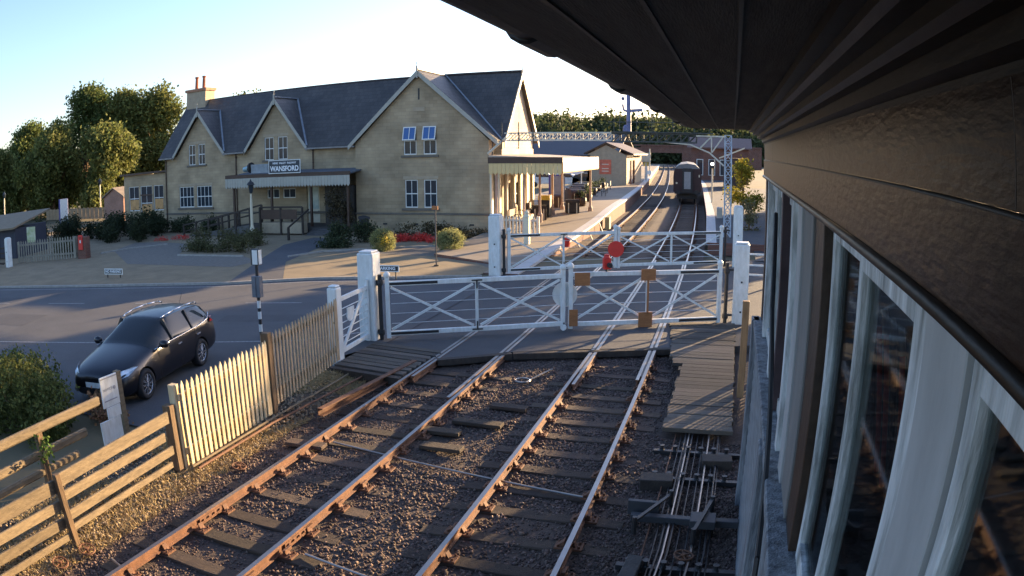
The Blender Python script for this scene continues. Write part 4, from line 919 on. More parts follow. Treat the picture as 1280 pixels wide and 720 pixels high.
# stepped mouldings between soffit and fascia
st = [(.24, H+.36), (.24, H+.325), (.29, H+.325), (.29, H+.30), (.31, H+.285), (.36, H+.285), (.36, H+.25), (.38, H+.235), (.425, H+.235), (.425, H+.19), (.455, H+.175), (.455, H+.155), (.60, H+.155), (.60, H+.4), (.24, H+.4)]
mb = MB(); mb.prism([(x, Y0-.4, z) for x, z in st], (0, Y1-Y0+.8, 0)); mb.build('cornice', DKBROWN, SB)
mb = MB(); mb.b2((.445, Y0, H-.055), (.60, Y1, H+.153)); mb.build('upper_fascia', BRGLOSS, SB)
mb = MB(); mb.b2((.437, Y0, H-.262), (.60, Y1, H-.058)); mb.build('lower_fascia', BRGLOSS, SB)
mb = MB(); mb.cyl((.435, Y0, H-.272), (.435, Y1, H-.272), .019, n=12); mb.cyl((.445, Y0, H-.056), (.445, Y1, H-.056), .008, n=8); mb.build('bead', DKBROWN, SB, smooth=True)
# frames: (y0,y1,x_front,material)
def post(y0, y1, xf, M, name, z1=TH, z0=SZ): mb = MB(); mb.b2((xf, y0, z0), (.60, y1, z1)); return mb.build(name, M, SB, bev=.004)
post(3.80, 4.72, .49, POSTW and mat('brown_post_paint', (.035, .02, .012), .5, var=.4, scale=4, bump=.3), 'post', TH)
post(4.72-.5, 4.74, .475, mat('grey_pillar', (.16, .16, .155), .7, var=.2, scale=3, bump=.2, stretch=(1, 1, .3)), 'pillar')
post(1.31, 1.66, .488, WFLAT, 'pillar'); 
def sash(y0, y1, xf, M=WOLD, bars=(.5,), name='window', tz=TH-.005):
    wn = None; mb = MB(); fr = .065; f0 = .17 if abs(y0-1.66) < .01 else fr
    for (a, b, c, d, o) in ((y0, y0+f0, SZ, tz, 0), (y1-fr, y1, SZ, tz, 0), (y0+f0, y1-fr, tz-.1, tz, 0), (y0+fr, y1-fr, SZ, SZ+.12, 0)): mb.b2((xf+o, a, c), (xf+o+.05, b, d))
    for u in bars: yb = y0+(y1-y0)*u; mb.b2((xf+.004, yb-.022, SZ+.12), (xf+.045, yb+.022, tz-.1))
    wn = mb.build(name, M, SB, bev=.005); g = MB(); g.b2((xf+.03, y0+.03, SZ+.05), (xf+.036, y1-.03, tz-.04)); g.build('pane', CGL, wn); return wn
sash(1.66, 2.74, .50, bars=(.0,)[:0]); 
sash(2.70, 3.76, .535, bars=(.02,))
sash(.35, 1.29, .50, bars=())
sash(-.6, .33, .535, bars=())
sash(4.78, 5.9, .49, M=WOLD, bars=(.5,)); sash(5.95, 7.0, .5, bars=(.5,)); sash(7.1, 8.3, .49, bars=(.5,)); sash(8.4, 9.9, .5, bars=(.5,))
post(4.76, 5.05, .46, WFLAT, 'pillar'); post(5.35, 5.5, .45, WOLD, 'pillar'); post(6.3, 6.42, .44, mat('purple_brown', (.05, .03, .035), .6, var=.3), 'post'); post(7.3, 7.5, .45, WOLD, 'pillar'); post(9.0, 9.2, .45, WOLD, 'pillar'); post(9.95, 10.2, .47, CHOC, 'post')
for y in (1.0, 3.3, 5.9, 8.1):
    mb = MB(); mb.b2((.4445, y-.002, H-.052), (.452, y+.002, H+.15)); mb.build('board_joint', BLACK, SB)
# sill and lower cladding
mb = MB(); mb.b2((.36, Y0, SZ-.1), (.60, Y1, SZ)); mb.build('window_ledge', GRYWOOD, SB, bev=.01)
mb = MB(); z = -.2
while z < SZ-.12:
    mb.prism([(.405, Y0, z), (.43, Y0, z+.16), (.6, Y0, z+.16), (.6, Y0, z)], (0, Y1-Y0, 0)); z += .16
mb.build('wall', mat('lower_cladding', (.10, .11, .12), .85, col2=(.26, .28, .29), scale=9, bump=.6, bscale=50, stretch=(1, .2, 3), contrast=.6), SB)
mb = MB(); mb.b2((.33, 5.4, -.2), (.47, 5.75, SZ-.05)); mb.b2((.34, 9.95, -.2), (.45, 10.25, SZ)); mb.build('corner_board', GRYWOOD, SB, bev=.01)
# interior: floor, back wall with windows, far end wall, ceiling
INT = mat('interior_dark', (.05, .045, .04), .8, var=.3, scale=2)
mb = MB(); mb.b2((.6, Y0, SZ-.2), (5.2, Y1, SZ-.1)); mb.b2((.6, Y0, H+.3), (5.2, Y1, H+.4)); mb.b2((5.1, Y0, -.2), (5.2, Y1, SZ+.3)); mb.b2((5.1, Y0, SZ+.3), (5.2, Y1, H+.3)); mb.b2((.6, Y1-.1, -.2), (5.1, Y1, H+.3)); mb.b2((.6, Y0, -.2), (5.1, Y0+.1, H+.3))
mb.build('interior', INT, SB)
mb = MB(); mb.b2((4.2, 1.5, SZ-.1), (5.0, 4.5, SZ+.8)); mb.b2((2.2, 3.4, SZ), (2.35, 3.5, SZ+1.5)); mb.build('cupboard', mat('orange_wood', (.30, .15, .06), .5, var=.4, scale=2), SB)
for i in range(10):
    y = 3.0+i*.28; mb = MB(); mb.cyl((1.3, y, SZ-.1), (1.15, y, SZ+1.05), .022, n=8); mb.cyl((1.15, y, SZ+1.05), (1.12, y, SZ+1.22), .03, .025, 8, 1); mb.build('lever', [mat('lever_red', (.35, .03, .02), .5) if i % 3 else BLACK, STEEL], SB)
# hanging cable
one(MB().tube([(.40, 6.6, H-.5), (.36, 5.9, H-1.2), (.37, 5.2, H-1.9), (.36, 4.4, H-2.6), (.37, 4.2, H-3.4), (.37, 4.15, .2)], .02, 6), 'wall_cable', BLACK, 'black cable running down the signal box wall past the window pillars', 'cable')

# ---------------------------------------------------------------- the car
def build_car():
    t = T('parked_car', 'dark navy estate car with silver roof rails parked by the picket fence', 'car', (0, 0, 0))
    PNT = bpy.data.materials.new('car_paint'); PNT.use_nodes = True; b = PNT.node_tree.nodes['Principled BSDF']; b.inputs['Base Color'].default_value = (.006, .0065, .012, 1); b.inputs['Metallic'].default_value = .3; b.inputs['Roughness'].default_value = .28; b.inputs['Coat Weight'].default_value = .35; b.inputs['Coat Roughness'].default_value = .04
    CG = glassmat('car_glass', (.02, .024, .028), .03)
    SIL = mat('silver_trim', (.7, .7, .72), .25, metal=.9, var=.05, bump=0)
    st = [  # x, w, zb, zs, belt, wb, wr, zr
        (2.27, .50, .30, .46, .56, .47, .36, .60), (2.20, .70, .22, .46, .66, .64, .46, .70), (2.0, .83, .18, .50, .74, .76, .55, .79), (1.6, .90, .17, .55, .82, .82, .62, .89),
        (1.2, .91, .17, .58, .88, .84, .66, .96), (.92, .91, .17, .60, .92, .85, .70, 1.01), (.45, .91, .17, .60, .95, .86, .66, 1.23), (.0, .91, .17, .60, .96, .87, .61, 1.41), (-.5, .91, .17, .60, .97, .87, .59, 1.45),
        (-1.1, .91, .17, .60, .99, .87, .58, 1.44), (-1.7, .91, .19, .62, 1.01, .86, .56, 1.39), (-2.0, .90, .22, .64, 1.02, .83, .54, 1.31), (-2.2, .87, .26, .64, 1.0, .79, .58, 1.06), (-2.28, .80, .32, .62, .86, .74, .56, .92)]
    V = []; nr = 8
    for x, w_, zb, zs, be, wb, wr, zr in st:
        h = [(0, zb), (w_*.86, zb), (w_*.98, zb+.12), (w_, zs), (wb, be), (wr, zr), (wr*.55, zr+.045), (0, zr+.055)]
        V += [(x, y, z) for y, z in h]
        V += [(x, -y, z) for y, z in h[1:-1]]
    k = 14; F = []; MI = []
    idx = list(range(8))+list(range(13, 7, -1))   # ring order: right side up to top centre then down left
    for i in range(len(st)-1):
        for j in range(k):
            a, b_ = idx[j], idx[(j+1) % k]; F.append((i*k+a, (i+1)*k+a, (i+1)*k+b_, i*k+b_))
            seg = min(j, k-1-j); g = 0
            if seg == 4 and 5 <= i <= 10: g = 1
            if seg in (5, 6) and i in (5, 6): g = 1
            if seg in (5, 6) and i == 11: g = 1
            if seg == 4 and i == 11: g = 0
            MI.append(g)
    F.append(tuple(idx[::-1])); MI.append(0); F.append(tuple((len(st)-1)*k+i for i in idx)); MI.append(0)
    me = bpy.data.meshes.new('body'); me.from_pydata(V, [], F); me.materials.append(PNT); me.materials.append(CG); me.materials.append(BLACK); me.polygons.foreach_set('material_index', MI)
    bm = bmesh.new(); bm.from_mesh(me); bmesh.ops.recalc_face_normals(bm, faces=bm.faces)
    cl = bm.edges.layers.float.new('crease_edge') if not bm.edges.layers.float.get('crease_edge') else bm.edges.layers.float['crease_edge']
    for e in bm.edges:
        fm = {f.material_index for f in e.link_faces}
        if len(fm) > 1: e[cl] = .6
    bm.to_mesh(me); bm.free()
    o = bpy.data.objects.new('body', me); COL.objects.link(o)
    sub = o.modifiers.new('s', 'SUBSURF'); sub.levels = 2; sub.render_levels = 2
    cut = MB()
    for x in (1.35, -1.30):
        for s_ in (-1, 1): cut.cyl((x, s_*.62, .335), (x, s_*1.1, .335), .375, n=32)
    co = cut.build('cut', BLACK); bo = o.modifiers.new('b', 'BOOLEAN'); bo.object = co; bo.operation = 'DIFFERENCE'; bo.solver = 'EXACT'
    try: bo.material_mode = 'TRANSFER'
    except Exception: pass
    dg = bpy.context.evaluated_depsgraph_get(); nm = bpy.data.meshes.new_from_object(o.evaluated_get(dg)); bpy.data.objects.remove(o); bpy.data.objects.remove(co)
    nm.name = 'body'; nm.polygons.foreach_set('use_smooth', [True]*len(nm.polygons)); o = bpy.data.objects.new('body', nm); COL.objects.link(o); o.parent = t
    es = o.modifiers.new('es', 'EDGE_SPLIT'); es.split_angle = R(38)
    # pillars over side glass
    for s_ in (-1, 1):
        mb = MB(); 
        for x0, x1 in ((.02, .0), (-.98, -1.02)): mb.bar((x0, s_*.872, .95), (x1, s_*.612, 1.41), .07, .05, upv=(1, 0, 0))
        mb.build('door_pillar', BLACK, t)
        mb = MB(); mb.tube([(.86, s_*.868, .945), (.4, s_*.883, .967), (-.5, s_*.895, .985), (-1.3, s_*.893, 1.005), (-1.75, s_*.87, 1.05), (-2.0, s_*.78, 1.16)], .014, 6); mb.build('chrome_trim', SIL, t)
        mb = MB(); mb.tube([(-.02, s_*.56, 1.445), (-.15, s_*.59, 1.475), (-.6, s_*.60, 1.505), (-1.2, s_*.58, 1.50), (-1.7, s_*.545, 1.465), (-1.85, s_*.53, 1.41)], .017, 8); mb.build('roof_rail', SIL, t, smooth=True)
        mb = MB(); mb.lathe((0, 0, 0), [(0, -.09), (.08, -.07), (.11, 0), (.08, .07), (0, .09)], 12)
        mb.v = [(v[0]*.9+.62, v[1]*1.15+s_*1.0, v[2]*.95+1.02) for v in mb.v]; mb.bar((.66, s_*.86, .96), (.64, s_*.95, 1.0), .05, .04); mb.build('wing_mirror', PNT, t, smooth=True)
        # headlight
        mb = MB(); q = [(2.2, .42, .60), (2.12, .66, .62), (1.95, .80, .66), (1.62, .865, .78), (1.75, .80, .80), (2.0, .66, .765), (2.15, .5, .70)]
        mb.add([(a+.012, s_*(b+.012), c+.012) for a, b, c in q], [(0, 1, 2, 3, 4, 5, 6)]); mb.build('headlight', mat('headlight_glass', (.5, .55, .6), .12, metal=.4, var=.3, scale=9, bump=0), t)
        mb = MB(); q = [(-2.2, .58, .98), (-2.1, .83, .98), (-1.85, .865, .99), (-1.9, .86, 1.08), (-2.08, .80, 1.10), (-2.2, .6, 1.06)]
        mb.add([(a-.02, s_*(b+.015), c-.04) for a, b, c in q], [(0, 1, 2, 3, 4, 5)]); mb.build('tail_light', mat('tail_red', (.55, .02, .02), .3), t)
        mb = MB(); mb.cyl((2.14, s_*.66, .34), (2.19, s_*.66, .34), .06, n=14); mb.build('fog_lamp', SIL, t)
        for xh in (.0, -.95):
            mb = MB(); mb.bar((xh-.15, s_*.915, .82), (xh-.33, s_*.915, .825), .02, .03); mb.build('door_handle', SIL, t)
        mb = MB()
        for x, z0, z1 in ((.72, .28, .93), (-.28, .28, .96), (-1.05, .55, .98)): mb.bar((x, s_*.9085, z0), (x-.02, s_*.875 if z1 > .9 else s_*.9, z1), .006, .008)
        mb.build('door_seam', BLACK, t)
    mb = MB(); mb.prism([(2.272, -.42, .42), (2.272, .42, .42), (2.25, .46, .30), (2.25, -.46, .30)], (.012, 0, 0)); mb.bar((2.235, -.42, .60), (2.235, .42, .60), .03, .03); mb.build('grille', BLACK, t)
    mb = MB(); mb.box((2.29, 0, .50), (.012, .50, .11)); mb.build('number_plate', WPAINT, t)
    mb = MB(); mb.cyl((-1.9, 0, 1.40), (-2.05, 0, 1.62), .006, n=6); mb.build('aerial', BLACK, t)
    for x in (1.35, -1.30):
        for s_ in (-1, 1):
            yc = s_*.80; wl_ = MB()
            prof = [(.22, -.1), (.30, -.11), (.325, -.08), (.33, 0), (.325, .08), (.30, .11), (.22, .1)]
            n = 32; vs = []
            for r_, w2 in prof:
                for i in range(n): a = 2*PI*i/n; vs.append((x+r_*math.cos(a), yc+w2, .33+r_*math.sin(a)))
            wl_.v = vs
            for q in range(len(prof)):
                for i in range(n): j = (i+1) % n; q2 = (q+1) % len(prof); wl_.f.append((q*n+i, q*n+j, q2*n+j, q2*n+i)); wl_.m.append(0)
            wh = wl_.build('wheel', mat('tyre_rubber', (.018, .018, .02), .85, var=.2), t, smooth=True)
            rm = MB(); yo = yc+s_*.085; rm.torus((x, yo, .33), .215, .012, (0, 1, 0), 32, 6); rm.cyl((x, yc, .33), (x, yo+s_*.012, .33), .05, n=14)
            for i in range(10):
                a = 2*PI*i/10
                for da in (-.09, .09): rm.bar((x+.04*math.cos(a), yo+s_*.008, .33+.04*math.sin(a)), (x+.212*math.cos(a+da), yo, .33+.212*math.sin(a+da)), .014, .014)
            rm.build('rim', SIL, wh)
            hb = MB(); hb.cyl((x, yc-s_*.05, .33), (x, yc+s_*.02, .33), .22, n=24); hb.build('brake', BLACK, wh)
    mb = MB(); mb.b2((-2.1, -.6, .2), (2.0, .6, .5)); mb.build('underbody', BLACK, t)
    return t
car = build_car(); car.location = (-12.40, 11.75, 0.0); car.rotation_euler = (0, 0, math.atan2(-2.83, .6))

# ---------------------------------------------------------------- crossing beacon, sign posts
bc = T('crossing_signal', 'slim black and white post with lit-looking white box, beside the road', 'signal post', (-11.95, 15.95, 0))
X_, Y_ = -11.95, 15.95
mb = MB(); mb.cyl((X_, Y_, 0), (X_, Y_, 2.3), .045, n=10); mb.build('post', BLACK, bc)
mb = MB()
for z in (.2, .55, .85): mb.cyl((X_, Y_, z), (X_, Y_, z+.2), .05, n=10)
mb.build('white_band', WPAINT, bc)
mb = MB(); mb.b2((X_-.14, Y_-.1, 1.15), (X_+.14, Y_+.06, 1.72)); mb.b2((X_-.02, Y_-.13, 1.15), (X_+.02, Y_-.1, 1.72)); mb.build('grey_box', mat('box_grey', (.12, .13, .15), .6), bc, bev=.01)
mb = MB(); mb.b2((X_-.13, Y_-.08, 2.02), (X_+.13, Y_+.08, 2.44)); mb.build('lamp_housing', BLACK, bc, bev=.01)
mb = MB(); mb.b2((X_-.06, Y_-.1, 2.04), (X_+.11, Y_-.082, 2.42)); mb.b2((X_+.132, Y_-.07, 2.04), (X_+.145, Y_+.07, 2.42)); mb.build('white_face', WPAINT, bc)
fp = T('finger_post', 'thin tall pole with small orange plate between the round bushes', 'pole', (-12.15, 28.9, 0))
mb = MB(); mb.cyl((-12.15, 28.9, 0), (-12.15, 28.9, 2.5), .035, n=8); mb.build('pole', mat('pole_grey', (.09, .08, .075), .6), fp)
mb = MB(); mb.b2((-12.3, 28.86, 2.4), (-12.02, 28.9, 2.56)); mb.build('plate', ORNG, fp)
mb = MB(); mb.cyl((-12.15, 28.9, 0), (-12.15, 28.9, .06), .11, n=12); mb.build('foot', BLACK, fp)
def npark(x, y, rz, txt, label, w_=1.2, h_=.26, z=.16):
    t = T('parking_sign', label, 'sign', (x, y, 0)); mb = MB(); c, s_ = math.cos(rz), math.sin(rz)
    for k_ in (-.35, .35): mb.box((x+k_*w_*c, y+k_*w_*s_+.02, z/2+.02), (.04, .04, z+.1), rz)
    mb.build('leg', BLACK, t); mb = MB(); mb.box((x, y, z+h_/2), (w_, .03, h_), rz); mb.build('board', WPAINT, t)
    mb = MB(); mb.box((x+.02*s_, y-.02*c, z+h_/2), (w_-.08, .012, h_-.08), rz); mb.build('panel', BLACK, t)
    textmesh('lettering', txt, .17, TXW, t, (x+.03*s_, y-.03*c, z+h_/2), (PI/2, 0, rz), depth=.002, bold=.004); return t
npark(-25.75, 22.75, .15, 'NO PARKING', 'low black and white parking sign on the left dry grass verge')
npark(-12.75, 25.4, .1, 'PARKING', 'low black and white parking sign behind the tall near gate post', 1.0, .26, .3)

# ---------------------------------------------------------------- garden, bushes, station front furniture
LB = leafmat('bush_leaf', (.06, .08, .02), (.16, .17, .05), 2.)
LG = leafmat('garden_leaf', (.03, .045, .02), (.075, .09, .045), 1.4)
LY = leafmat('yellow_leaf', (.17, .19, .07), (.36, .36, .16), 3.)
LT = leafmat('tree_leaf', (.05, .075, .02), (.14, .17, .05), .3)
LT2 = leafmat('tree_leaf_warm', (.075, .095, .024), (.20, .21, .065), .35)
LH = leafmat('hill_leaf', (.035, .05, .022), (.085, .10, .04), .05)
def bush(name, label, blobs, n, size, M, loc, inner=True, group=None, cat='bush', extra=None):
    t = T(name, label, cat, loc, group); leaves('foliage', blobs, n, size, M, t, shell=.45)
    if inner:
        mb = MB()
        for b in blobs[:6]:
            mb.cyl((b[0], b[1], loc[2]-.05), (b[0]+.1, b[1], b[2]), .03, .015, 6)
            mb.cyl((b[0], b[1], b[2]-.3*b[5]), (b[0]-.2*b[3], b[1]+.1, b[2]+.4*b[5]), .02, .01, 5)
        mb.build('stem', POSTW, t)
    return t
bush('roadside_bush', 'large leafy bush at left edge beside the old rail fence', [(-13.2, 7.6, .55, 1.3, 1.2, .75), (-12.0, 8.1, .45, .7, .7, .55), (-14.0, 8.6, .5, 1.1, 1.1, .7), (-11.5, 7.6, .3, .5, .6, .4), (-14.8, 7.2, .5, 1.3, 1.3, .7)], 26000, .085, LB, (-13, 7.9, 0))
r_ = bpy.data.objects; 
t = bush('dry_weeds', 'reddish dry weeds standing between the bush and the car', [(-10.9, 8.9, .3, .5, .35, .35), (-11.5, 9.2, .25, .4, .3, .3)], 900, .09, leafmat('weed', (.16, .09, .05), (.3, .18, .09), 4), (-11.1, 9, 0), cat='weeds')
for x, y, rr, lb in ((-16.75, 33.0, .58, 'clipped round yellow-green bush under the left of the gable windows'), (-13.25, 33.3, .6, 'clipped round yellow-green bush right of the thin pole')):
    t = T('round_bush', lb, 'bush', (x, y, 0)); leaves('foliage', [(x, y, .52, rr, rr, .54)], 8000, .055, LY, t, shell=.93); mb = MB(); mb.lathe((x, y, 0), [(.12, 0), (.1, .4), (rr*.78, .45), (rr*.85, .6), (rr*.5, .9), (0, .95)], 14); mb.build('core', LG, t)
t = bpy.data.objects['round_bush']; leaves('flower', [(-16.4, 32.5, .62, .25, .2, .22)], 130, .07, YEL, t, shell=.3)
def bed(name, label, boxes, n, size, M, cat='plants', tall=0):
    bl = []
    for (x0, x1, y0, y1, h) in boxes:
        k_ = max(2, int(abs(x1-x0)/.9))
        for i in range(k_):
            hh = h*random.uniform(.6, 1.15); bl.append((x0+(x1-x0)*(i+.5)/k_, random.uniform(y0, y1), hh*.5, .7, .55, hh*.55))
    return tag(leaves(name, bl, n, size, M, shell=.3), label, cat)
bed('flower_bed', 'overgrown green flower bed below the entrance ramp', [(-28.4, -23.6, 30.9, 31.6, .75), (-29.0, -24.6, 32.4, 34.5, 1.0)], 9000, .1, leafmat('bed_leaf', (.05, .06, .025), (.14, .13, .06), .9))
bed('flower_bed', 'dark green planting right of the entrance steps below the bay', [(-21.0, -18.9, 34.8, 37, .95), (-20.6, -19.3, 32.9, 33.8, .5)], 5000, .12, LG)
bed('hedge', 'dense dark shrubs between the postbox and the annexe', [(-46, -35.5, 34.2, 37, 1.6), (-44, -37, 37.5, 40, 2.0), (-50, -45, 34, 38, 1.7)], 20000, .16, leafmat('dark_shrub', (.02, .03, .014), (.055, .065, .03), 1.2), 'hedge')
bed('shrub', 'low shrub between the white pickets and the postbox', [(-38.4, -35.6, 27.9, 28.9, 1.15)], 3500, .11, LG, 'shrub')
bed('shrub', 'low shrubs beside the drive at the house corner', [(-40, -33.5, 39.5, 41.2, 1.1)], 5000, .13, LG, 'shrub')
t = bed('red_flowers', 'strip of bright red bedding flowers below the bay gable wall', [(-18.2, -14.8, 36.5, 37.2, .34)], 3500, .08, mat('petal_red', (.5, .02, .02), .7, col2=(.6, .05, .03), scale=4, bump=0), 'flowers')
t = bed('red_flowers', 'small red bedding flowers along edge of the left drive', [(-35, -32.4, 35, 36, .25)], 900, .07, MATS['petal_red'], 'flowers')
t = bed('flower_bed', 'brown and green mixed planting behind the red flowers', [(-18.4, -12.9, 38.5, 40, .75)], 3600, .11, leafmat('brown_plant', (.05, .045, .025), (.13, .1, .05), 2))
# climbing plant on porch right
tag(leaves('climbing_plant', [(-23.5, 39.9, 1.9, .7, .3, 1.3), (-22.9, 40.3, 1.2, .4, .3, .8)], 2600, .12, leafmat('climber', (.045, .04, .025), (.14, .11, .06), 2), shell=.2), 'tangled climber on the porch post beside the bay', 'climber')
# ramp with railings
rp = T('access_ramp', 'dark wooden access ramp with railings climbing to the station porch', 'ramp', (-30, 38.5, 0))
def PR(x, y, z): return Vector((x, y, z))
for (y, xa, za, xb, zb_) in ((37.6, -34.4, .75, -28.5, 1.75), (38.9, -33.2, .9, -28.5, 1.9)):
    mb = MB(); mb.bar((xa, y, za), (xb, y, zb_), .08, .1); mb.build('handrail', DKWOOD, rp)
    mb = MB(); mb.bar((xa, y, za-.42), (xb, y, zb_-.42), .05, .07); mb.build('lower_rail', DKWOOD, rp)
    for i in range(6):
        x = xa+(xb-xa)*i/5; mb = MB(); mb.box((x, y, (za+(zb_-za)*i/5)/2), (.11, .11, za+(zb_-za)*i/5)); mb.build('post', DKWOOD, rp)
mb = MB(); mb.prism([(-34.4, 37.6, .0), (-28.5, 37.6, .75), (-28.5, 37.6, -.1), (-34.4, 37.6, -.1)], (0, 1.3, 0)); mb.build('ramp_floor', mat('ramp_concrete', (.1, .095, .09), .9), rp)
for (xa, za, xb, zb_, y) in ((-28.5, 1.75, -25.2, 1.75, 38.7), (-28.0, 1.5, -26.4, 1.5, 39.3)):
    mb = MB(); mb.bar((xa, y, za), (xb, y, zb_), .08, .1); mb.bar((xa, y, za-.45), (xb, y, zb_-.45), .05, .06); mb.build('handrail', DKWOOD, rp)
    for x in (xa, (xa+xb)/2, xb): mb = MB(); mb.box((x, y, za/2), (.11, .11, za)); mb.build('post', DKWOOD, rp)
mb = MB(); mb.b2((-28.4, 38.66, 1.0), (-25.6, 38.69, 1.6)); mb.build('dark_panel', CHOC, rp)
mb = MB(); mb.b2((-28.4, 38.72, .1), (-25.3, 39.4, .78)); mb.build('stone_panel', STRIM, rp)
mb = MB(); mb.bar((-25.1, 39.3, 1.55), (-24.6, 36.2, .75), .07, .09); mb.build('handrail', DKWOOD, rp); mb = MB(); mb.box((-24.6, 36.2, .35), (.12, .12, .85)); mb.build('post', DKWOOD, rp)
lp = T('lamp_post', 'cream lamp post with black lantern in front of the station canopy', 'lamp post', (-27.9, 37.0, 0))
mb = MB(); mb.lathe((-27.9, 37, 0), [(.17, 0), (.15, .6), (.09, .8), (.08, 2.2), (.05, 2.75)], 12); mb.build('post', CREAM, lp)
mb = MB(); mb.lathe((-27.9, 37, 2.75), [(.06, 0), (.14, .06), (.22, .5), (.24, .54)], 4); mb.build('lantern', GLASS, lp)
mb = MB(); mb.lathe((-27.9, 37, 3.27), [(.27, 0), (.18, .16), (.07, .24), (.04, .34), (0, .38)], 8); mb.build('lantern_cap', BLACK, lp)
bn = T('litter_bin', 'black litter bin standing by the bay wall', 'bin', (-21.1, 39.6, 0))
mb = MB(); mb.lathe((-20.95, 38.9, .0), [(.28, 0), (.34, 1.0), (.42, 1.02), (.40, 1.15), (.1, 1.22)], 4); mb.build('body', mat('bin_black', (.02, .022, .028), .5, var=.1), bn)
mb = MB(); mb.b2((-21.1, 38.58, .45), (-20.85, 38.6, .55)); mb.build('label_plate', WPAINT, bn)
# postbox in a brick pillar
pb = T('postbox', 'red wall letterbox set in a brick pillar at end of white pickets', 'postbox', (-34.2, 27.6, 0))
mb = MB(); mb.box((-34.15, 27.7, .6), (.7, .5, 1.3), .2); mb.build('pillar', BRICK, pb)
mb = MB(); mb.box((-34.13, 27.42, .95), (.36, .06, .85), .2); mb.build('letterbox', REDP, pb, bev=.01)
mb = MB(); mb.box((-34.12, 27.385, 1.22), (.24, .02, .04), .2); mb.build('slot', BLACK, pb); mb = MB(); mb.box((-34.12, 27.385, 1.0), (.12, .02, .16), .2); mb.build('notice', WPAINT, pb)
picket_fence('weathered white picket fence left of the postbox', (-38.8, 25.2), (-34.8, 27.5), 0, 1.35, .2, mat('fence_white', (.26, .24, .19), .8, var=.25), front=1, rails=(.25, .8), wd=.09)
gatepost(-38.2, 23.9, .4, 1.75, 'leaning white gate post at far left by the pickets')
fg = T('field_gate', 'low wooden field gate at far left edge', 'gate', (-41, 22.3, 0))
for z in (.25, .55, .85, 1.15): mb = MB(); mb.bar((-38.5, 23.7, z), (-43, 21.7, z), .05, .1); mb.build('bar', DKWOOD, fg)
mb = MB(); mb.bar((-38.6, 23.65, .2), (-42.9, 21.75, 1.15), .04, .09); mb.build('brace', DKWOOD, fg); mb = MB(); mb.bar((-43, 21.7, 0), (-43, 21.7, 1.35), .1, .1); mb.build('post', DKWOOD, fg)
# container shed
cs = T('store_shed', 'dark navy shed with pale sloping roof at far left edge', 'shed', (-46, 28, 0))
mb = MB(); mb.prism([(-41.6, 26.8, -.1), (-41.6, 26.8, 1.95), (-53, 22.8, 1.75), (-53, 22.8, -.1)], (-1.2, 4, 0)); mb.build('wall', mat('navy_board', (.03, .035, .055), .7, var=.15, stretch=(6, 6, .3)), cs)
mb = MB(); mb.prism([(-41.2, 26.4, 1.95), (-53.2, 22.2, 1.75), (-54.8, 27.2, 2.5), (-42.9, 31.4, 2.7)], (0, 0, .12)); mb.build('roof', mat('shed_roof', (.20, .155, .10), .85, var=.15), cs)
mb = MB()
for k_ in (.15, .4, .7): mb.box((-41.6-11.4*k_, 26.8-4*k_-.03, .9), (.08, .05, 2.0), .34)
mb.build('batten', BLACK, cs)
pn = T('information_board', 'small green and cream notice board beside the navy shed', 'sign', (-40.2, 27.3, 0))
mb = MB(); mb.box((-40.3, 27.5, 1.45), (.85, .05, 1.0), .3); mb.build('panel', mat('notice_green', (.25, .33, .12), .6, col2=(.6, .6, .45), scale=2.5, bump=0), pn); mb = MB(); mb.box((-40.3, 27.55, .5), (.06, .06, 1.1)); mb.build('post', BLACK, pn)
# brick hut
ht = T('brick_hut', 'small pink brick hut with pitched roof left of the annexe', 'hut', (-53.6, 48, 0))
mb = MB(); mb.prism([(-55.2, 48, -.1), (-52.1, 48, -.1), (-52.1, 48, 2.4), (-53.6, 48, 3.15), (-55.2, 48, 2.35)], (0, 4, 0)); mb.build('wall', brickmat('pink_brick', (.34, .17, .12), (.28, .14, .1), (.3, .25, .2), .225, .08), ht)
mb = MB(); mb.prism([(-53.6, 47.8, 3.2), (-55.4, 47.8, 2.32), (-55.4, 52.2, 2.32), (-53.6, 52.2, 3.2)], (0, 0, .1)); mb.prism([(-53.6, 47.8, 3.2), (-51.9, 47.8, 2.36), (-51.9, 52.2, 2.36), (-53.6, 52.2, 3.2)], (0, 0, .1)); mb.build('roof', mat('hut_roof', (.2, .16, .12), .8), ht)
# boundary fence and lamp far left
picket_fence('long tan board fence under the trees far left', (-72, 52), (-56, 50.5), .1, 1.25, .9, mat('tan_board', (.24, .17, .1), .8), rails=(.15, .9), wd=.84, name='board_fence')
for x, y, lb in ((-66, 41, 'thin lamp post in front of the left trees, leftmost'), (-60.5, 52, 'second thin lamp post under the left trees')):
    t = T('lamp_post', lb, 'lamp post', (x, y, 0)); mb = MB(); mb.cyl((x, y, 0), (x, y, 3.6), .07, n=8); mb.build('post', CREAM, t); mb = MB(); mb.lathe((x, y, 3.6), [(.1, 0), (.26, .4), (.1, .6), (0, .7)], 8); mb.build('lantern', GLASS, t)
t = T('portable_toilet', 'blue and white upright cabin under the left trees', 'cabin', (-61.5, 47, 0)); mb = MB(); mb.box((-61.5, 47, 1.4), (1.0, 1.0, 2.5), -.5); mb.build('wall', mat('cabin_blue', (.04, .04, .2), .5), t, bev=.03); mb = MB(); mb.box((-61.15, 46.8, 1.5), (.5, .9, 2.3), -.5, 0); mb.build('door', WPAINT, t)

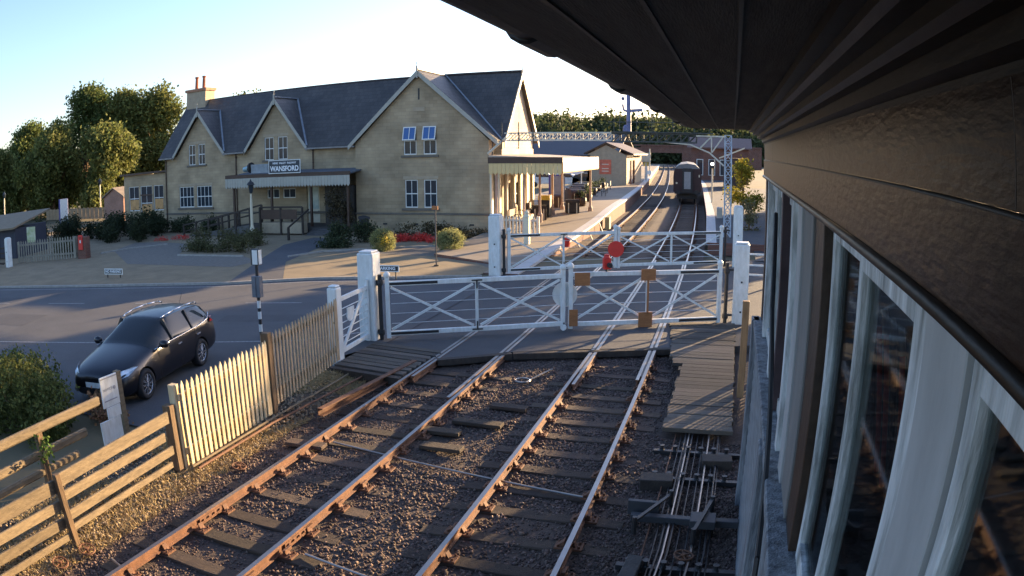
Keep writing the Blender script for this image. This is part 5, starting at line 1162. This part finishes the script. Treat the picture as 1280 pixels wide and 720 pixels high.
# ---------------------------------------------------------------- platform furniture
picket_fence('pale picket fence at the platform ramp beside the station wall', (-12.9, 38.6), (-10.3, 38.6), .05, 1.3, .19, mat('platform_picket', (.6, .52, .42), .7, var=.1), wd=.1, front=1)
t = T('wooden_gate_post', 'stout cream gate post with pointed cap at end of the platform pickets', 'post', (-10.3, 36.4, 0)); mb = MB(); mb.box((-9.95, 35.2, .8), (.26, .26, 1.6)); mb.lathe((-9.95, 35.2, 1.6), [(.2, 0), (.12, .12), (.14, .2), (0, .35)], 8); mb.build('shaft', CREAM, t)
def trunk(x, y, z, lb, w_=1.0, d=.6, h=.75, M=None, rz=.0):
    t = T('storage_chest', lb, 'trunk', (x, y, z)); M = M or CHOC; mb = MB(); mb.box((x, y, z+h*.4), (w_, d, h*.8), rz); mb.build('box', M, t, bev=.03)
    mb = MB(); c_, s_ = math.cos(rz), math.sin(rz)
    n = 8; pts = [(d/2*math.cos(PI*i/n), h*.8+.28*h*math.sin(PI*i/n)) for i in range(n+1)]
    mb.prism([(x+s_*a*1-c_*w_/2, y-c_*a-s_*w_/2, z+b) for a, b in pts], (c_*w_, s_*w_, 0)); mb.build('lid', M, t)
    mb = MB()
    for k_ in (-.3, .3): mb.box((x+c_*k_*w_, y+s_*k_*w_, z+h*.4), (.06, d+.02, h*.82), rz)
    mb.build('strap', CREAM, t); return t
pz = lambda y: float(np.interp(y, PZY, PZ))
for (x, y, lb) in ((-11.6, 53.5, 'brown round-lidded trunk, nearest of the row beyond the canopy'), (-12.2, 55.2, 'second brown trunk with cream straps beyond the canopy'), (-12.6, 58.6, 'third dark trunk in the shaded part of the platform'), (-13.2, 62.2, 'fourth dark trunk, farthest of the near row on the shaded platform')):
    trunk(x+.3, y, pz(y), lb, 1.1, .9, 1.1, rz=.5)
def table(x, y, lb):
    z = pz(y); t = T('picnic_table', lb, 'table', (x, y, z)); mb = MB(); mb.box((x, y, z+.74), (1.7, .7, .05)); mb.build('tabletop', DKWOOD, t)
    for s_ in (-1, 1): mb = MB(); mb.box((x, y+s_*.65, z+.44), (1.7, .25, .04)); mb.build('bench', DKWOOD, t)
    for s_ in (-.65, .65): mb = MB(); mb.bar((x+s_, y-.7, z), (x+s_, y-.2, z+.72), .05, .08); mb.bar((x+s_, y+.7, z), (x+s_, y+.2, z+.72), .05, .08); mb.bar((x+s_, y-.75, z+.4), (x+s_, y+.75, z+.4), .05, .07); mb.build('leg', DKWOOD, t)
for x, y, lb in ((-13.9, 66, 'picnic table on the shaded platform, nearest'), (-14.6, 71, 'picnic table on the shaded platform beside the white awning'), (-15.2, 76, 'picnic table just before the waiting shelter')): table(x, y, lb)
for (x, y, lb) in ((-11.9, 44.9, 'small brown chest between the canopy columns'), (-10.6, 48.6, 'brown chest at the outer far corner of the canopy'), (-12.6, 51.8, 'brown chest just past the canopy against the wall side'), (-13.3, 56.8, 'dark chest behind the barrel planter row'), (-13.0, 60.5, 'dark chest between the third and fourth trunks'), (-13.6, 64.3, 'dark chest nearest the picnic tables')):
    trunk(x, y, pz(y), lb, .9, .8, .85, CHOC if int(y) % 2 else DKWOOD, rz=.3)
def bench(x, y, lb, rz=PI/2):
    z = pz(y); t = T('platform_bench', lb, 'bench', (x, y, z)); mb = MB(); mb.box((x, y, z+.45), (.45, 1.6, .06)); mb.build('seat', mat('bench_wood', (.12, .06, .035), .6), t, bev=.01)
    mb = MB(); mb.box((x-.22, y, z+.78), (.05, 1.6, .4)); mb.build('backrest', MATS['bench_wood'], t)
    for s_ in (-.7, .7): mb = MB(); mb.bar((x-.2, y+s_, z), (x-.2, y+s_, z+.95), .05, .05); mb.bar((x+.2, y+s_, z), (x+.2, y+s_, z+.62), .05, .05); mb.bar((x-.2, y+s_, z+.62), (x+.22, y+s_, z+.62), .05, .04); mb.build('end_frame', BLACK, t)
bench(-12.55, 41.8, 'bench under the platform canopy, nearest the pickets'); bench(-12.55, 45.4, 'bench under the middle of the platform canopy'); bench(-12.6, 49.0, 'bench under the far end of the platform canopy')
tr = T('luggage_trolley', 'wooden luggage trolley with bags under front of the platform canopy', 'trolley', (-11.0, 40.6, .35)); mb = MB(); mb.box((-11.6, 41.2, .85), (.8, 1.5, .08)); mb.build('deck', CHOC, tr)
for yy_ in (40.7, 41.7):
    mb = MB(); mb.torus((-11.15, yy_, .6), .22, .03, (1, 0, 0), 16, 6); mb.bar((-11.15, yy_-.2, .6), (-11.15, yy_+.2, .6), .03, .03); mb.build('wheel', BLACK, tr)
mb = MB(); mb.bar((-11.3, 40.45, .85), (-11.3, 40.3, 1.5), .05, .05); mb.bar((-11.9, 40.45, .85), (-11.9, 40.3, 1.5), .05, .05); mb.bar((-11.3, 40.3, 1.5), (-11.9, 40.3, 1.5), .05, .05); mb.build('handle', CHOC, tr)
one(MB().box((-11.6, 41.3, 1.05), (.5, .7, .3)), 'suitcase', mat('tan_case', (.35, .2, .1), .6), 'tan suitcase lying on the luggage trolley', 'suitcase', bev=.03)
mt = T('advert_machine', 'dark upright cabinet with yellow top between the canopy columns', 'cabinet', (-12, 46.2, .6)); mb = MB(); mb.box((-11.9, 46.4, 1.15), (.7, .7, 1.1)); mb.build('case', BLACK, mt, bev=.02); mb = MB(); mb.box((-11.9, 46.4, 1.85), (.72, .72, .3)); mb.build('yellow_top', mat('yellow_paint', (.6, .38, .03), .5), mt)
for (x, y, lb, M) in ((-13.0, 54.5, 'tall grey-blue awning panel beyond the canopy end', 'awn1'), (-14.0, 58, 'blue upright banner beyond the platform canopy', 'awn2')):
    t = T('banner_stand', lb, 'banner', (x, y, .9)); mb = MB(); mb.box((x, y, 2.0), (1.1, .06, 1.9), .3); mb.build('panel', mat(M, (.2, .23, .3) if M == 'awn1' else (.06, .05, .22), .7, var=.3, scale=2), t); mb = MB(); mb.box((x, y+.04, .95), (.06, .06, .5)); mb.build('foot', BLACK, t)
pa = T('patio_umbrella', 'white awning canopy on poles over the tables by the platform', 'gazebo', (-16, 74, .9))
mb = MB(); mb.prism([(-17.2, 72, 3.3), (-14.6, 72, 3.1), (-14.6, 77, 3.1), (-17.2, 77, 3.3)], (0, 0, .08)); mb.prism([(-17.2, 72, 3.3), (-14.6, 72, 3.1), (-14.6, 72, 2.75), (-15.3, 72, 2.5), (-17.2, 72, 2.95)], (0, .04, 0)); mb.build('canopy', mat('awning_white', (.75, .77, .85), .7), pa)
for x in (-17, -14.8): mb = MB(); mb.cyl((x, 72.1, .9), (x, 72.1, 3.1), .05, n=8); mb.build('pole', WPAINT, pa)
def planter(x, y, lb, grp=None):
    z = pz(y); t = T('planter_tub', lb, 'planter', (x, y, z), grp); mb = MB(); mb.lathe((x, y, z), [(.3, 0), (.4, .25), (.42, .4), (.38, .62), (.34, .62), (.3, .5)], 14); mb.build('tub', CHOC, t)
    leaves('plant', [(x, y, z+.8, .38, .38, .28)], 260, .12, LG, t, shell=.3)
for x, y, lb in ((-10.9, 53.0, 'barrel planter at corner of the platform canopy'), (-11.3, 57.3, 'barrel planter before the third platform trunk'), (-12.0, 61.0, 'barrel planter in the middle of the shaded platform'), (-12.6, 66.5, 'barrel planter beside the nearest picnic table'), (-13.3, 72.5, 'barrel planter just before the white awning'), (-14.0, 79, 'barrel planter close to the waiting shelter')): planter(x, y, lb)
for x, y, lb in ((-12.0, 64.5, 'round metal table with chairs, nearest of the platform cafe tables'), (-12.7, 69.5, 'round metal table with chairs by the white awning'), (-13.4, 75.5, 'farthest round metal cafe table on the platform')):
    z = pz(y); t = T('cafe_table', lb, 'table', (x, y, z)); mb = MB(); mb.lathe((x, y, z), [(.25, 0), (.25, .03), (.03, .06), (.03, .7), (.4, .71), (.4, .75)], 14); mb.build('tabletop', BLACK, t)
    for s_ in (-.75, .75):
        mb = MB(); mb.box((x+s_, y, z+.45), (.42, .42, .04)); mb.box((x+s_*1.25, y, z+.7), (.04, .42, .45))
        for a in (-.17, .17):
            for b in (-.17, .17): mb.bar((x+s_+a, y+b, z), (x+s_+a, y+b, z+.45), .03, .03)
        mb.build('chair', BLACK, t)
# red fire bucket post near ramp
t = T('fire_bucket', 'small red bucket on a post beside the platform ramp', 'bucket', (-7.9, 36, 0)); mb = MB(); mb.lathe((-8.05, 35.6, .12), [(.14, 0), (.2, .4), (.21, .44), (.17, .44), (.12, .05)], 14); mb.build('bucket', REDP, t); mb = MB(); mb.torus((-8.05, 35.6, .58), .17, .012, (1, 0, 0), 16, 5); mb.build('handle', REDP, t)
# ramp railing along platform edge
t = T('ramp_railing', 'white low railing props along the platform ramp edge', 'railing', (-8.2, 40, 0))
for y in (34.5, 38, 41.5, 45): mb = MB(); mb.bar((-8.12, y, pz(y)-.12), (-7.85, y-.1, -.2), .06, .06); mb.build('prop', CREAM, t)
mb = MB(); mb.b2((-8.14, 47.2, -.2), (-7.85, 47.8, .6)); mb.build('end_block', mat('ramp_yellow', (.5, .38, .18), .7), t)

# waiting shelter on platform
ws = T('platform_shelter', 'stone waiting shelter with dark roof and orange poster farther up the platform', 'shelter', (-15.5, 88, .9))
gx0, gx1, gy0, gy1 = -16.9, -12.3, 86, 100
mb = MB(); mb.prism([(gx0, gy0, .5), (gx1, gy0, .5), (gx1, gy0, 4.4), (-14.7, gy0, 5.6), (gx0, gy0, 4.5)], (0, .3, 0)); mb.b2((gx0, gy0, .5), (gx0+.3, gy1, 4.4)); mb.b2((gx1-.3, gy0+.3, .5), (gx1, gy0+2.2, 4.3)); mb.b2((gx1-.3, gy0+7.5, .5), (gx1, gy1, 4.3)); mb.b2((gx1-.3, gy0+2.2, 3.8), (gx1, gy0+7.5, 4.3)); mb.build('wall', STRIM, ws)
mb = MB(); mb.prism([(-14.7, gy0-.3, 5.8), (gx1+.9, gy0-.3, 4.45), (gx1+.9, gy1, 4.45), (-14.7, gy1, 5.8)], (0, 0, .15)); mb.prism([(-14.7, gy0-.3, 5.8), (gx0-.4, gy0-.3, 4.5), (gx0-.4, gy1, 4.5), (-14.7, gy1, 5.8)], (0, 0, .15)); mb.build('roof', CHOC, ws)
mb = MB(); mb.b2((-15.5, gy0-.06, 2.2), (-14.1, gy0-.005, 3.9)); ps = mb.build('poster', REDP and mat('poster_orange', (.55, .13, .07), .6), ws); mb = MB()
for z in (2.5, 2.8, 3.3): mb.b2((-15.2, gy0-.07, z), (-14.4, gy0-.062, z+.1))
mb.build('poster_print', CREAM, ps)
mb = MB()
for y in (87.6, 90.5, 93): mb.b2((gx1-.2, y, .9), (gx1-.05, y+.25, 4.2))
mb.build('post', BRICKY, ws); mb = MB(); mb.b2((gx1-1.4, 89, .9), (gx1-1.3, 95, 3.0)); mb.build('sunlit_standin_board', CREAM, ws)  # pale board added to stand in for something sunlit inside the shelter
sn = T('running_in_board', 'cream square sign on white post past the waiting shelter', 'sign', (-11.9, 104, .9)); mb = MB(); mb.box((-12.0, 103, 4.1), (1.3, .1, 1.3)); mb.build('board', CREAM, sn); mb = MB(); mb.box((-12.0, 103, 3.2), (.7, .1, .6)); mb.build('lower_board', mat('ylw', (.6, .45, .12), .6), sn); mb = MB(); mb.cyl((-12.0, 103.1, .9), (-12.0, 103.1, 3.4), .22, .16, 10); mb.build('post', WPAINT, sn)
t = T('signal_lamp', 'thin white mast with small lamp beyond the end of left platform', 'signal', (-13.4, 120, .9)); mb = MB(); mb.cyl((-13.6, 122, .9), (-13.6, 122, 5.4), .09, n=8); mb.build('mast', CREAM, t); mb = MB(); mb.box((-13.6, 121.9, 1.5), (.7, .4, .6)); mb.build('box', WPAINT, t)

# ---------------------------------------------------------------- signal gantry / footbridge truss
gt = T('signal_gantry', 'lattice signal gantry spanning both tracks, cream left and dark right', 'gantry', (-.4, 39.5, 0))
GY = 39.2
CRW = mat('gantry_cream', (.58, .53, .43), .6, var=.15); GDK = mat('gantry_dark', (.05, .055, .05), .6, var=.3); GWH = mat('gantry_white', (.55, .6, .66), .6, col2=(.25, .3, .36), scale=5, bump=.2)
def truss(x0, x1, zb, zt, M, name, n, y=GY):
    mb = MB(); z = lambda x, a: a
    for yy_ in (y-.35, y+.35):
        mb.bar((x0, yy_, zt), (x1, yy_, zt), .08, .07); mb.bar((x0, yy_, zb), (x1, yy_, zb), .08, .07)
        for i in range(n):
            a = x0+(x1-x0)*i/n; b = x0+(x1-x0)*(i+1)/n; mb.bar((a, yy_, zb), (b, yy_, zt), .04, .05); mb.bar((b, yy_, zb), (b, yy_, zt), .04, .04)
    for i in range(0, n+1, 2):
        a = x0+(x1-x0)*i/n
        for zz in (zb, zt): mb.bar((a, y-.35, zz), (a, y+.35, zz), .05, .04)
    return mb.build(name, M, gt)
truss(-12.2, -6.35, 5.42, 5.82, CRW, 'truss_span', 14)
truss(-6.35, -1.9, 5.36, 5.78, GDK, 'truss_span', 11)
mb = MB()
for yy_ in (GY-.35, GY+.35):   # haunched end and knee braces
    mb.bar((-1.9, yy_, 5.72), (-.35, yy_, 5.72), .07, .07); mb.tube([(-3.6, yy_, 5.36), (-2.2, yy_, 5.25), (-1.2, yy_, 4.85), (-.45, yy_, 4.2)], .04, 6)
    mb.bar((-1.7, yy_, 5.1), (-1.1, yy_, 5.7), .05, .05); mb.bar((-1.1, yy_, 4.85), (-1.1, yy_, 5.7), .05, .05); mb.bar((-1.1, yy_, 4.85), (-.5, yy_, 5.7), .05, .05)
mb.build('knee_brace', CRW, gt)
mb = MB(); mb.b2((-6.35, GY-.5, 5.83), (-1.0, GY+.5, 5.88)); mb.build('walkway', GDK, gt)
mb = MB(); 
for x in (-6.2, -5.9, -5.0, -4.2, -3.1, -2.0, -1.2): mb.cyl((x, GY-.45, 5.88), (x, GY-.45, 6.7 if x != -5.9 else 6.75), .022, n=6)
mb.bar((-6.5, GY-.45, 6.38), (-1.2, GY-.45, 6.38), .04, .04); mb.bar((-4.9, GY-.45, 6.95), (-4.1, GY-.45, 6.95), .02, .02); mb.bar((-4.1, GY-.45, 5.88), (-4.1, GY-.45, 6.95), .02, .02); mb.build('handrail', GDK, gt)
def lattice(x0, y0, z0, z1, wd, M, name, n, hz=.42):
    mb = MB()
    for sx in (-1, 1):
        for sy in (-1, 1): mb.bar((x0+sx*wd/2, y0+sy*wd/2, z0), (x0+sx*wd/2, y0+sy*wd/2, z1), .07, .07)
    for i in range(n):
        a = z0+(z1-z0)*i/n; b = z0+(z1-z0)*(i+1)/n
        for s_ in (-1, 1):
            mb.bar((x0-wd/2, y0+s_*wd/2, a), (x0+wd/2, y0+s_*wd/2, b), .045, .03); mb.bar((x0+wd/2, y0+s_*wd/2, a), (x0-wd/2, y0+s_*wd/2, b), .045, .03)
            mb.bar((x0+s_*wd/2, y0-wd/2, a), (x0+s_*wd/2, y0+wd/2, b), .03, .045)
        mb.bar((x0-wd/2, y0-wd/2, b), (x0+wd/2, y0-wd/2, b), .04, .03)
    return mb.build(name, M, gt)
lattice(-.22, GY, .5, 5.8, .34, GWH, 'lattice_leg', 12)
mb = MB()
mb.tube([(-12.2, GY, 5.6), (-13.35, GY+.2, 4.7)], .07, 6); mb.build('knee_brace', CRW, gt)
for x in (-12.35, -11.4, -10.6):
    mb = MB(); mb.cyl((x, GY-.4, 4.95), (x, GY-.4, 6.4), .03, n=6); mb.bar((x, GY-.4, 5.0), (x-.15, GY-.4, 5.0), .03, .03); mb.build('stanchion', GDK, gt)
sg = T('signal_post', 'slim blue-grey signal post with side arms standing on the gantry', 'signal', (-5.45, GY, 5.9)); PURP = mat('signal_grey', (.16, .17, .3), .6)
mb = MB(); mb.cyl((-5.48, GY, 5.88), (-5.48, GY, 8.6), .13, .11, 10); mb.build('post', PURP, sg); mb = MB(); mb.bar((-5.4, GY, 7.0), (-4.75, GY, 7.04), .06, .16); mb.build('signal_arm', PURP, sg)
mb = MB(); mb.tube([(-5.55, GY, 6.95), (-5.75, GY, 7.05), (-5.8, GY, 7.35)], .055, 8); mb.build('bracket', PURP, sg); mb = MB(); mb.lathe((-5.78, GY, 7.58), [(.05, -.02), (.11, .06), (.05, .16), (0, .18)], 10); mb.build('lamp', PURP, sg); mb = MB(); mb.cyl((-5.0, GY, 8.4), (-4.35, GY, 5.9), .02, n=6); mb.build('stay', BLACK, sg)
mb = MB(); mb.lathe((-5.6, GY, 5.9), [(.2, 0), (.2, .2), (.12, .35)], 10); mb.build('base', PURP, sg)

# ---------------------------------------------------------------- coach
cc = T('railway_coach', 'dark maroon railway coach with grey roof standing on the right-hand track', 'coach', (0, 0, 0))
CH_M = mat('coach_maroon', (.035, .014, .014), .6, var=.3, scale=2); W_ = 1.37
def csec(y, w_=W_): return [(-w_, y, 1.05), (-w_, y, 2.5), (-w_*.97, y, 3.0), (-w_*.86, y, 3.35), (-w_*.55, y, 3.68), (0, y, 3.8), (w_*.55, y, 3.68), (w_*.86, y, 3.35), (w_*.97, y, 3.0), (w_, y, 2.5), (w_, y, 1.05)]
mb = MB(); mb.prism(csec(0)[:4]+csec(0)[-4:], (0, 19.5, 0)); mb.build('body', CH_M, cc)
mb = MB(); q = csec(-.02, W_*1.012); mb.prism([(a, b, c+.015) for a, b, c in q[3:8]]+[(q[7][0], -.02, 3.3), (q[3][0], -.02, 3.3)], (0, 19.6, 0)); mb.build('roof', mat('coach_roof', (.16, .165, .17), .6, var=.2), cc)
mb = MB(); mb.b2((-.5, -.28, 1.0), (.5, 0, 3.15)); mb.prism([(-.55, -.3, 3.1), (.55, -.3, 3.1), (.4, -.3, 3.35), (-.4, -.3, 3.35)], (0, .3, 0)); gw2 = mb.build('gangway', BLACK, cc)
mb = MB(); mb.b2((-.32, -.32, 1.35), (.32, -.29, 3.0)); mb.build('gangway_door', mat('gangway_grey', (.28, .29, .29), .7, var=.15), gw2)
for s_ in (-.9, .9): mb = MB(); mb.cyl((s_, -.55, 1.05), (s_, 0, 1.05), .09, n=10); mb.cyl((s_, -.6, 1.05), (s_, -.55, 1.05), .22, n=14); mb.build('buffer', BLACK, cc)
for yb in (1.2, 3.4):
    for s_ in (-.75, .75):
        mb = MB(); mb.cyl((s_-.06, yb, .46), (s_+.06, yb, .46), .46, n=20); mb.build('wheel', BLACK, cc)
mb = MB(); mb.b2((-1.0, .5, .35), (1.0, 4.2, .95)); mb.b2((-1.25, -.05, .85), (1.25, 19, 1.05)); mb.build('underframe', BLACK, cc)
for y in np.arange(1.5, 18.5, 2.2):
    for s_ in (-1, 1): mb = MB(); mb.b2((s_*(W_+.004), y, 1.9), (s_*(W_-.05), y+1.5, 2.75)); mb.build('window', GLASS, cc)
mb = MB(); mb.b2((1.1, -.03, 2.5), (1.2, -.01, 2.75)); mb.cyl((-1.05, -.03, 1.9), (-1.05, -.005, 1.9), .1, n=10); mb.build('lamp_bracket', CREAM, cc)
cc.location = (XC+GA/2-dx(72.5)-.12, 72.5, 0); cc.rotation_euler = (0, 0, math.atan((dx(90)-dx(72.5))/17.5))

# ---------------------------------------------------------------- right platform and far background
rb = T('platform_building', 'dark red brick building behind the coach on the right platform', 'building', (-2, 118, 0))
mb = MB(); mb.b2((-6.2, 112, .3), (2.5, 124, 5.6)); mb.build('wall', BRICK, rb); mb = MB(); mb.prism([(-6.8, 111.4, 5.6), (3, 111.4, 5.6), (3, 118, 7.2), (-6.8, 118, 7.2)], (0, 0, .2)); mb.build('roof', mat('pink_roof', (.14, .085, .075), .8), rb)
for x in (-5.4, -3.6, -1.9, 0): mb = MB(); mb.b2((x, 111.9, 1.6), (x+1.0, 111.98, 4.0)); w2 = mb.build('window', WPAINT, rb); mb = MB(); mb.b2((x+.1, 111.85, 1.7), (x+.9, 111.89, 3.9)); mb.build('pane', GLASS, w2)
rs = T('trackside_shelter', 'cream and brown lean-to shelter right of the coach by the signal light', 'shelter', (-.6, 80, .9))
mb = MB(); mb.b2((-1.0, 84, .9), (1.2, 92, 4.4)); mb.build('wall', CHOC, rs); mb = MB(); mb.prism([(-1.5, 83.5, 4.3), (1.4, 83.5, 5.5), (1.4, 93, 5.5), (-1.5, 93, 4.3)], (0, 0, .15)); mb.build('roof', CREAM, rs)
ls = T('colour_light_signal', 'colour light signal showing a bright white light on the right platform', 'signal', (-1.6, 60, .9)); mb = MB(); mb.cyl((-1.62, 60, .9), (-1.62, 60, 3.9), .07, n=8); mb.build('post', CREAM, ls); mb = MB(); mb.box((-1.62, 59.95, 4.0), (.34, .2, .7)); mb.build('head', BLACK, ls, bev=.02); mb = MB(); mb.cyl((-1.62, 59.83, 4.0), (-1.62, 59.85, 4.0), .11, n=16); mb.build('lens', emis('signal_white', (1., .97, .92), 6), ls)
cb = T('trackside_cabinet', 'pale cabinet on edge of the right platform', 'cabinet', (-.9, 46, .9)); mb = MB(); mb.box((-.75, 46, 1.2), (.35, .4, .7)); mb.build('case', mat('cab_grey', (.4, .4, .42), .6), cb, bev=.01); mb = MB(); mb.box((-.75, 45.79, 1.2), (.28, .01, .55)); mb.build('door', GRYPAINT, cb)
# tall road bridge / sheds in the distance
sh = T('carriage_shed', 'long low dark-roofed shed behind the platform with parked vehicles', 'shed', (-40, 150, 0))
mb = MB(); mb.b2((-62, 140, -.1), (-22, 165, 4.0)); mb.build('wall', mat('shed_wall', (.10, .09, .09), .8, var=.3), sh); mb = MB(); mb.prism([(-62.5, 139, 4.0), (-21.5, 139, 4.0), (-21.5, 152, 8.5), (-62.5, 152, 8.5)], (0, 0, .2)); mb.prism([(-62.5, 166, 4.0), (-21.5, 166, 4.0), (-21.5, 152, 8.5), (-62.5, 152, 8.5)], (0, 0, .2)); mb.build('roof', mat('shed_slate', (.075, .07, .08), .7, var=.15), sh)
for i, x in enumerate((-34.5, -30.2, -26.6, -38.8, -24.0)):
    t = T('distant_car', ['white car parked before the dark shed, left of the middle', 'pale rounded car before the dark shed, just above the canopy corner', 'dark car with shiny roof before the shed', 'white van at left of the cars before the dark shed', 'pale car at right end before the shed'][i], 'car', (x, 134-40*(i < 0), 0)); yv = 96 if True else 0
    x2 = x*.72; mb = MB(); mb.prism([(x2-1.9, yv, .5), (x2+1.9, yv, .5), (x2+1.85, yv, 1.2), (x2+1.2, yv, 1.35), (x2+.6, yv, 1.95), (x2-1.2, yv, 2.0), (x2-1.8, yv, 1.4)], (0, 1.7, 0)); t.location = (x2, yv, 0); mb.build('body', mat('car_white', (.7, .68, .64), .4) if i != 2 else BLACK, t, bev=.08)
    mb = MB(); mb.prism([(x2-1.05, yv-.01, 1.42), (x2+1.0, yv-.01, 1.4), (x2+.5, yv-.01, 1.85), (x2-1.0, yv-.01, 1.88)], (0, .02, 0)); mb.build('window', GLASS, t)
    for k_ in (-1.2, 1.2): mb = MB(); mb.cyl((x2+k_, yv-.02, .4), (x2+k_, yv+.2, .4), .38, n=14); mb.build('wheel', BLACK, t)
fb = T('distant_bridge', 'brown brick road bridge across the line in the distance', 'bridge', (-22, 250, 0))
mb = MB(); mb.b2((-60, 250, -.1), (-31, 256, 6.5)); mb.b2((-17, 250, -.1), (10, 256, 7)); mb.b2((-31, 250, 4.8), (-17, 256, 7)); mb.build('wall', BRICK, fb)
mb = MB(); mb.b2((-60, 249.7, 7), (10, 250.3, 7.5)); mb.build('parapet', BRICK, fb)

# hill
mb = MB(); V = []; nx_, ny_ = 50, 12
for j in range(ny_):
    for i in range(nx_):
        x = -420+i*14; y = 330+j*30; t_ = j/(ny_-1); h = 22*math.sin(min(1, t_*1.2)*PI/2)*(.75+.25*math.sin(i*.31+1)+.12*math.sin(i*.8)); V.append((x, y, -.1+h))
mb.add(V, [(j*nx_+i, j*nx_+i+1, (j+1)*nx_+i+1, (j+1)*nx_+i) for j in range(ny_-1) for i in range(nx_-1)]); struct(mb, 'hill', mat('hill_green', (.03, .04, .018), .95, var=.4, scale=.05, bump=0), smooth=True)
bl = []
for i in range(420):
    j = random.random(); x = -330+random.random()*420; y = 325+j*150; i_ = (x+420)/14; h = 22*math.sin(min(1, ((y-330)/330)*1.2)*PI/2) if y > 330 else 0
    rr = random.uniform(5, 9); bl.append((x, y, h+rr*.6, rr, rr, rr*random.uniform(.7, 1.15)))
leaves('wooded_hill', bl, 170000, 2.2, LH, shell=.8)['kind'] = 'stuff'; bpy.data.objects['wooded_hill']['label'] = 'distant wooded skyline beyond the station'

# ---------------------------------------------------------------- trees
def tree(x, y, h, r, label, M, n=9000, size=.3, dens=9, group=None, trunk_h=.3, kind=None, cat='tree', name='broadleaf_tree', low=.18):
    t = T(name, label, cat, (x, y, 0), group); bl = []
    for i in range(dens):
        a = random.uniform(0, 2*PI); q = random.random(); zz = h*(low+.14)+(h*(.80-low))*random.random(); fr_ = math.sin(PI*min(1, max(.08, (zz/h-low+.12)/(1.08-low))))**.6
        rr = r*random.uniform(.17, .38); bl.append((x+math.cos(a)*r*.72*q**.5*fr_, y+math.sin(a)*r*.72*q**.5*fr_, zz, rr, rr, rr*.85))
    bl.append((x, y, h*.84, r*.42, r*.42, h*.15)); leaves('crown', bl, n, size, M, t, shell=.5)
    mb = MB(); mb.cyl((x, y, -.1), (x, y, h*.45), r*.09, r*.06, 10)
    for b in bl[:8]: mb.cyl((x, y, h*random.uniform(.2, .45)), (b[0], b[1], b[2]), r*.04, r*.015, 6)
    mb.build('trunk', POSTW, t); return t
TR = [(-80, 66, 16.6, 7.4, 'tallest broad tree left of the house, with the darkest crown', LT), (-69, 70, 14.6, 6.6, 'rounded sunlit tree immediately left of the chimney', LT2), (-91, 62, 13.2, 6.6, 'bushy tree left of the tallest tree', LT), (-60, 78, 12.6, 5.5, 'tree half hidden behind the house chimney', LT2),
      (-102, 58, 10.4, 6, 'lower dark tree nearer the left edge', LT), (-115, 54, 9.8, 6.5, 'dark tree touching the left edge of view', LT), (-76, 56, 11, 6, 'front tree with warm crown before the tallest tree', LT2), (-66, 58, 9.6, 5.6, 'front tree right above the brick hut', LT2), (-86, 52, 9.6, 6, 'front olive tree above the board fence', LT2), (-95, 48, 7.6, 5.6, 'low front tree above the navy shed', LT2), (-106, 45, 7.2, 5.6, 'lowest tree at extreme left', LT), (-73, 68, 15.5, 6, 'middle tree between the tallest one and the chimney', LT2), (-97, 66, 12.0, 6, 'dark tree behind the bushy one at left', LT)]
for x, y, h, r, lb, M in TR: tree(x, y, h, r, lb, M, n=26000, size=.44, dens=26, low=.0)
tree(.75, 50, 4.5, 1.5, 'small yellow-green tree right of the lattice gantry leg', leafmat('golden_leaf', (.12, .13, .02), (.36, .30, .04), 1.5), n=3500, size=.16, dens=9, low=.1)
tree(1.0, 42, 2.4, .9, 'pale shrubby bush below the small yellow-green tree', leafmat('pale_shrub', (.10, .10, .05), (.22, .2, .11), 2), n=1500, size=.11, dens=6, low=0, cat='shrub', name='shrub')
# leaf crowns added out of frame to shade the foreground from low sun
WB = []
def shade(s, t_, h, r): x = -.88*s+.47*t_; y = .47*s+.88*t_; WB.append((x, y, h*.5, r, r, h*.52))
for s in np.arange(3.6, 5.2, .8): shade(s, 33+s, 12, 1.4); shade(s+.2, 38+s, 12, 1.3)
for s in list(np.arange(13.8, 14.3, .95))+list(np.arange(17.3, 22.0, .95)): shade(s, 28+s*1.15, 13, 1.4); shade(s+.3, 33+s*1.2, 13.5, 1.3)
leaves('sun_blocker_leaves', WB, 52000, .42, LT, shell=.15)['kind'] = 'stuff'; bpy.data.objects['sun_blocker_leaves']['label'] = 'unseen leaf crowns added to block the low sun'
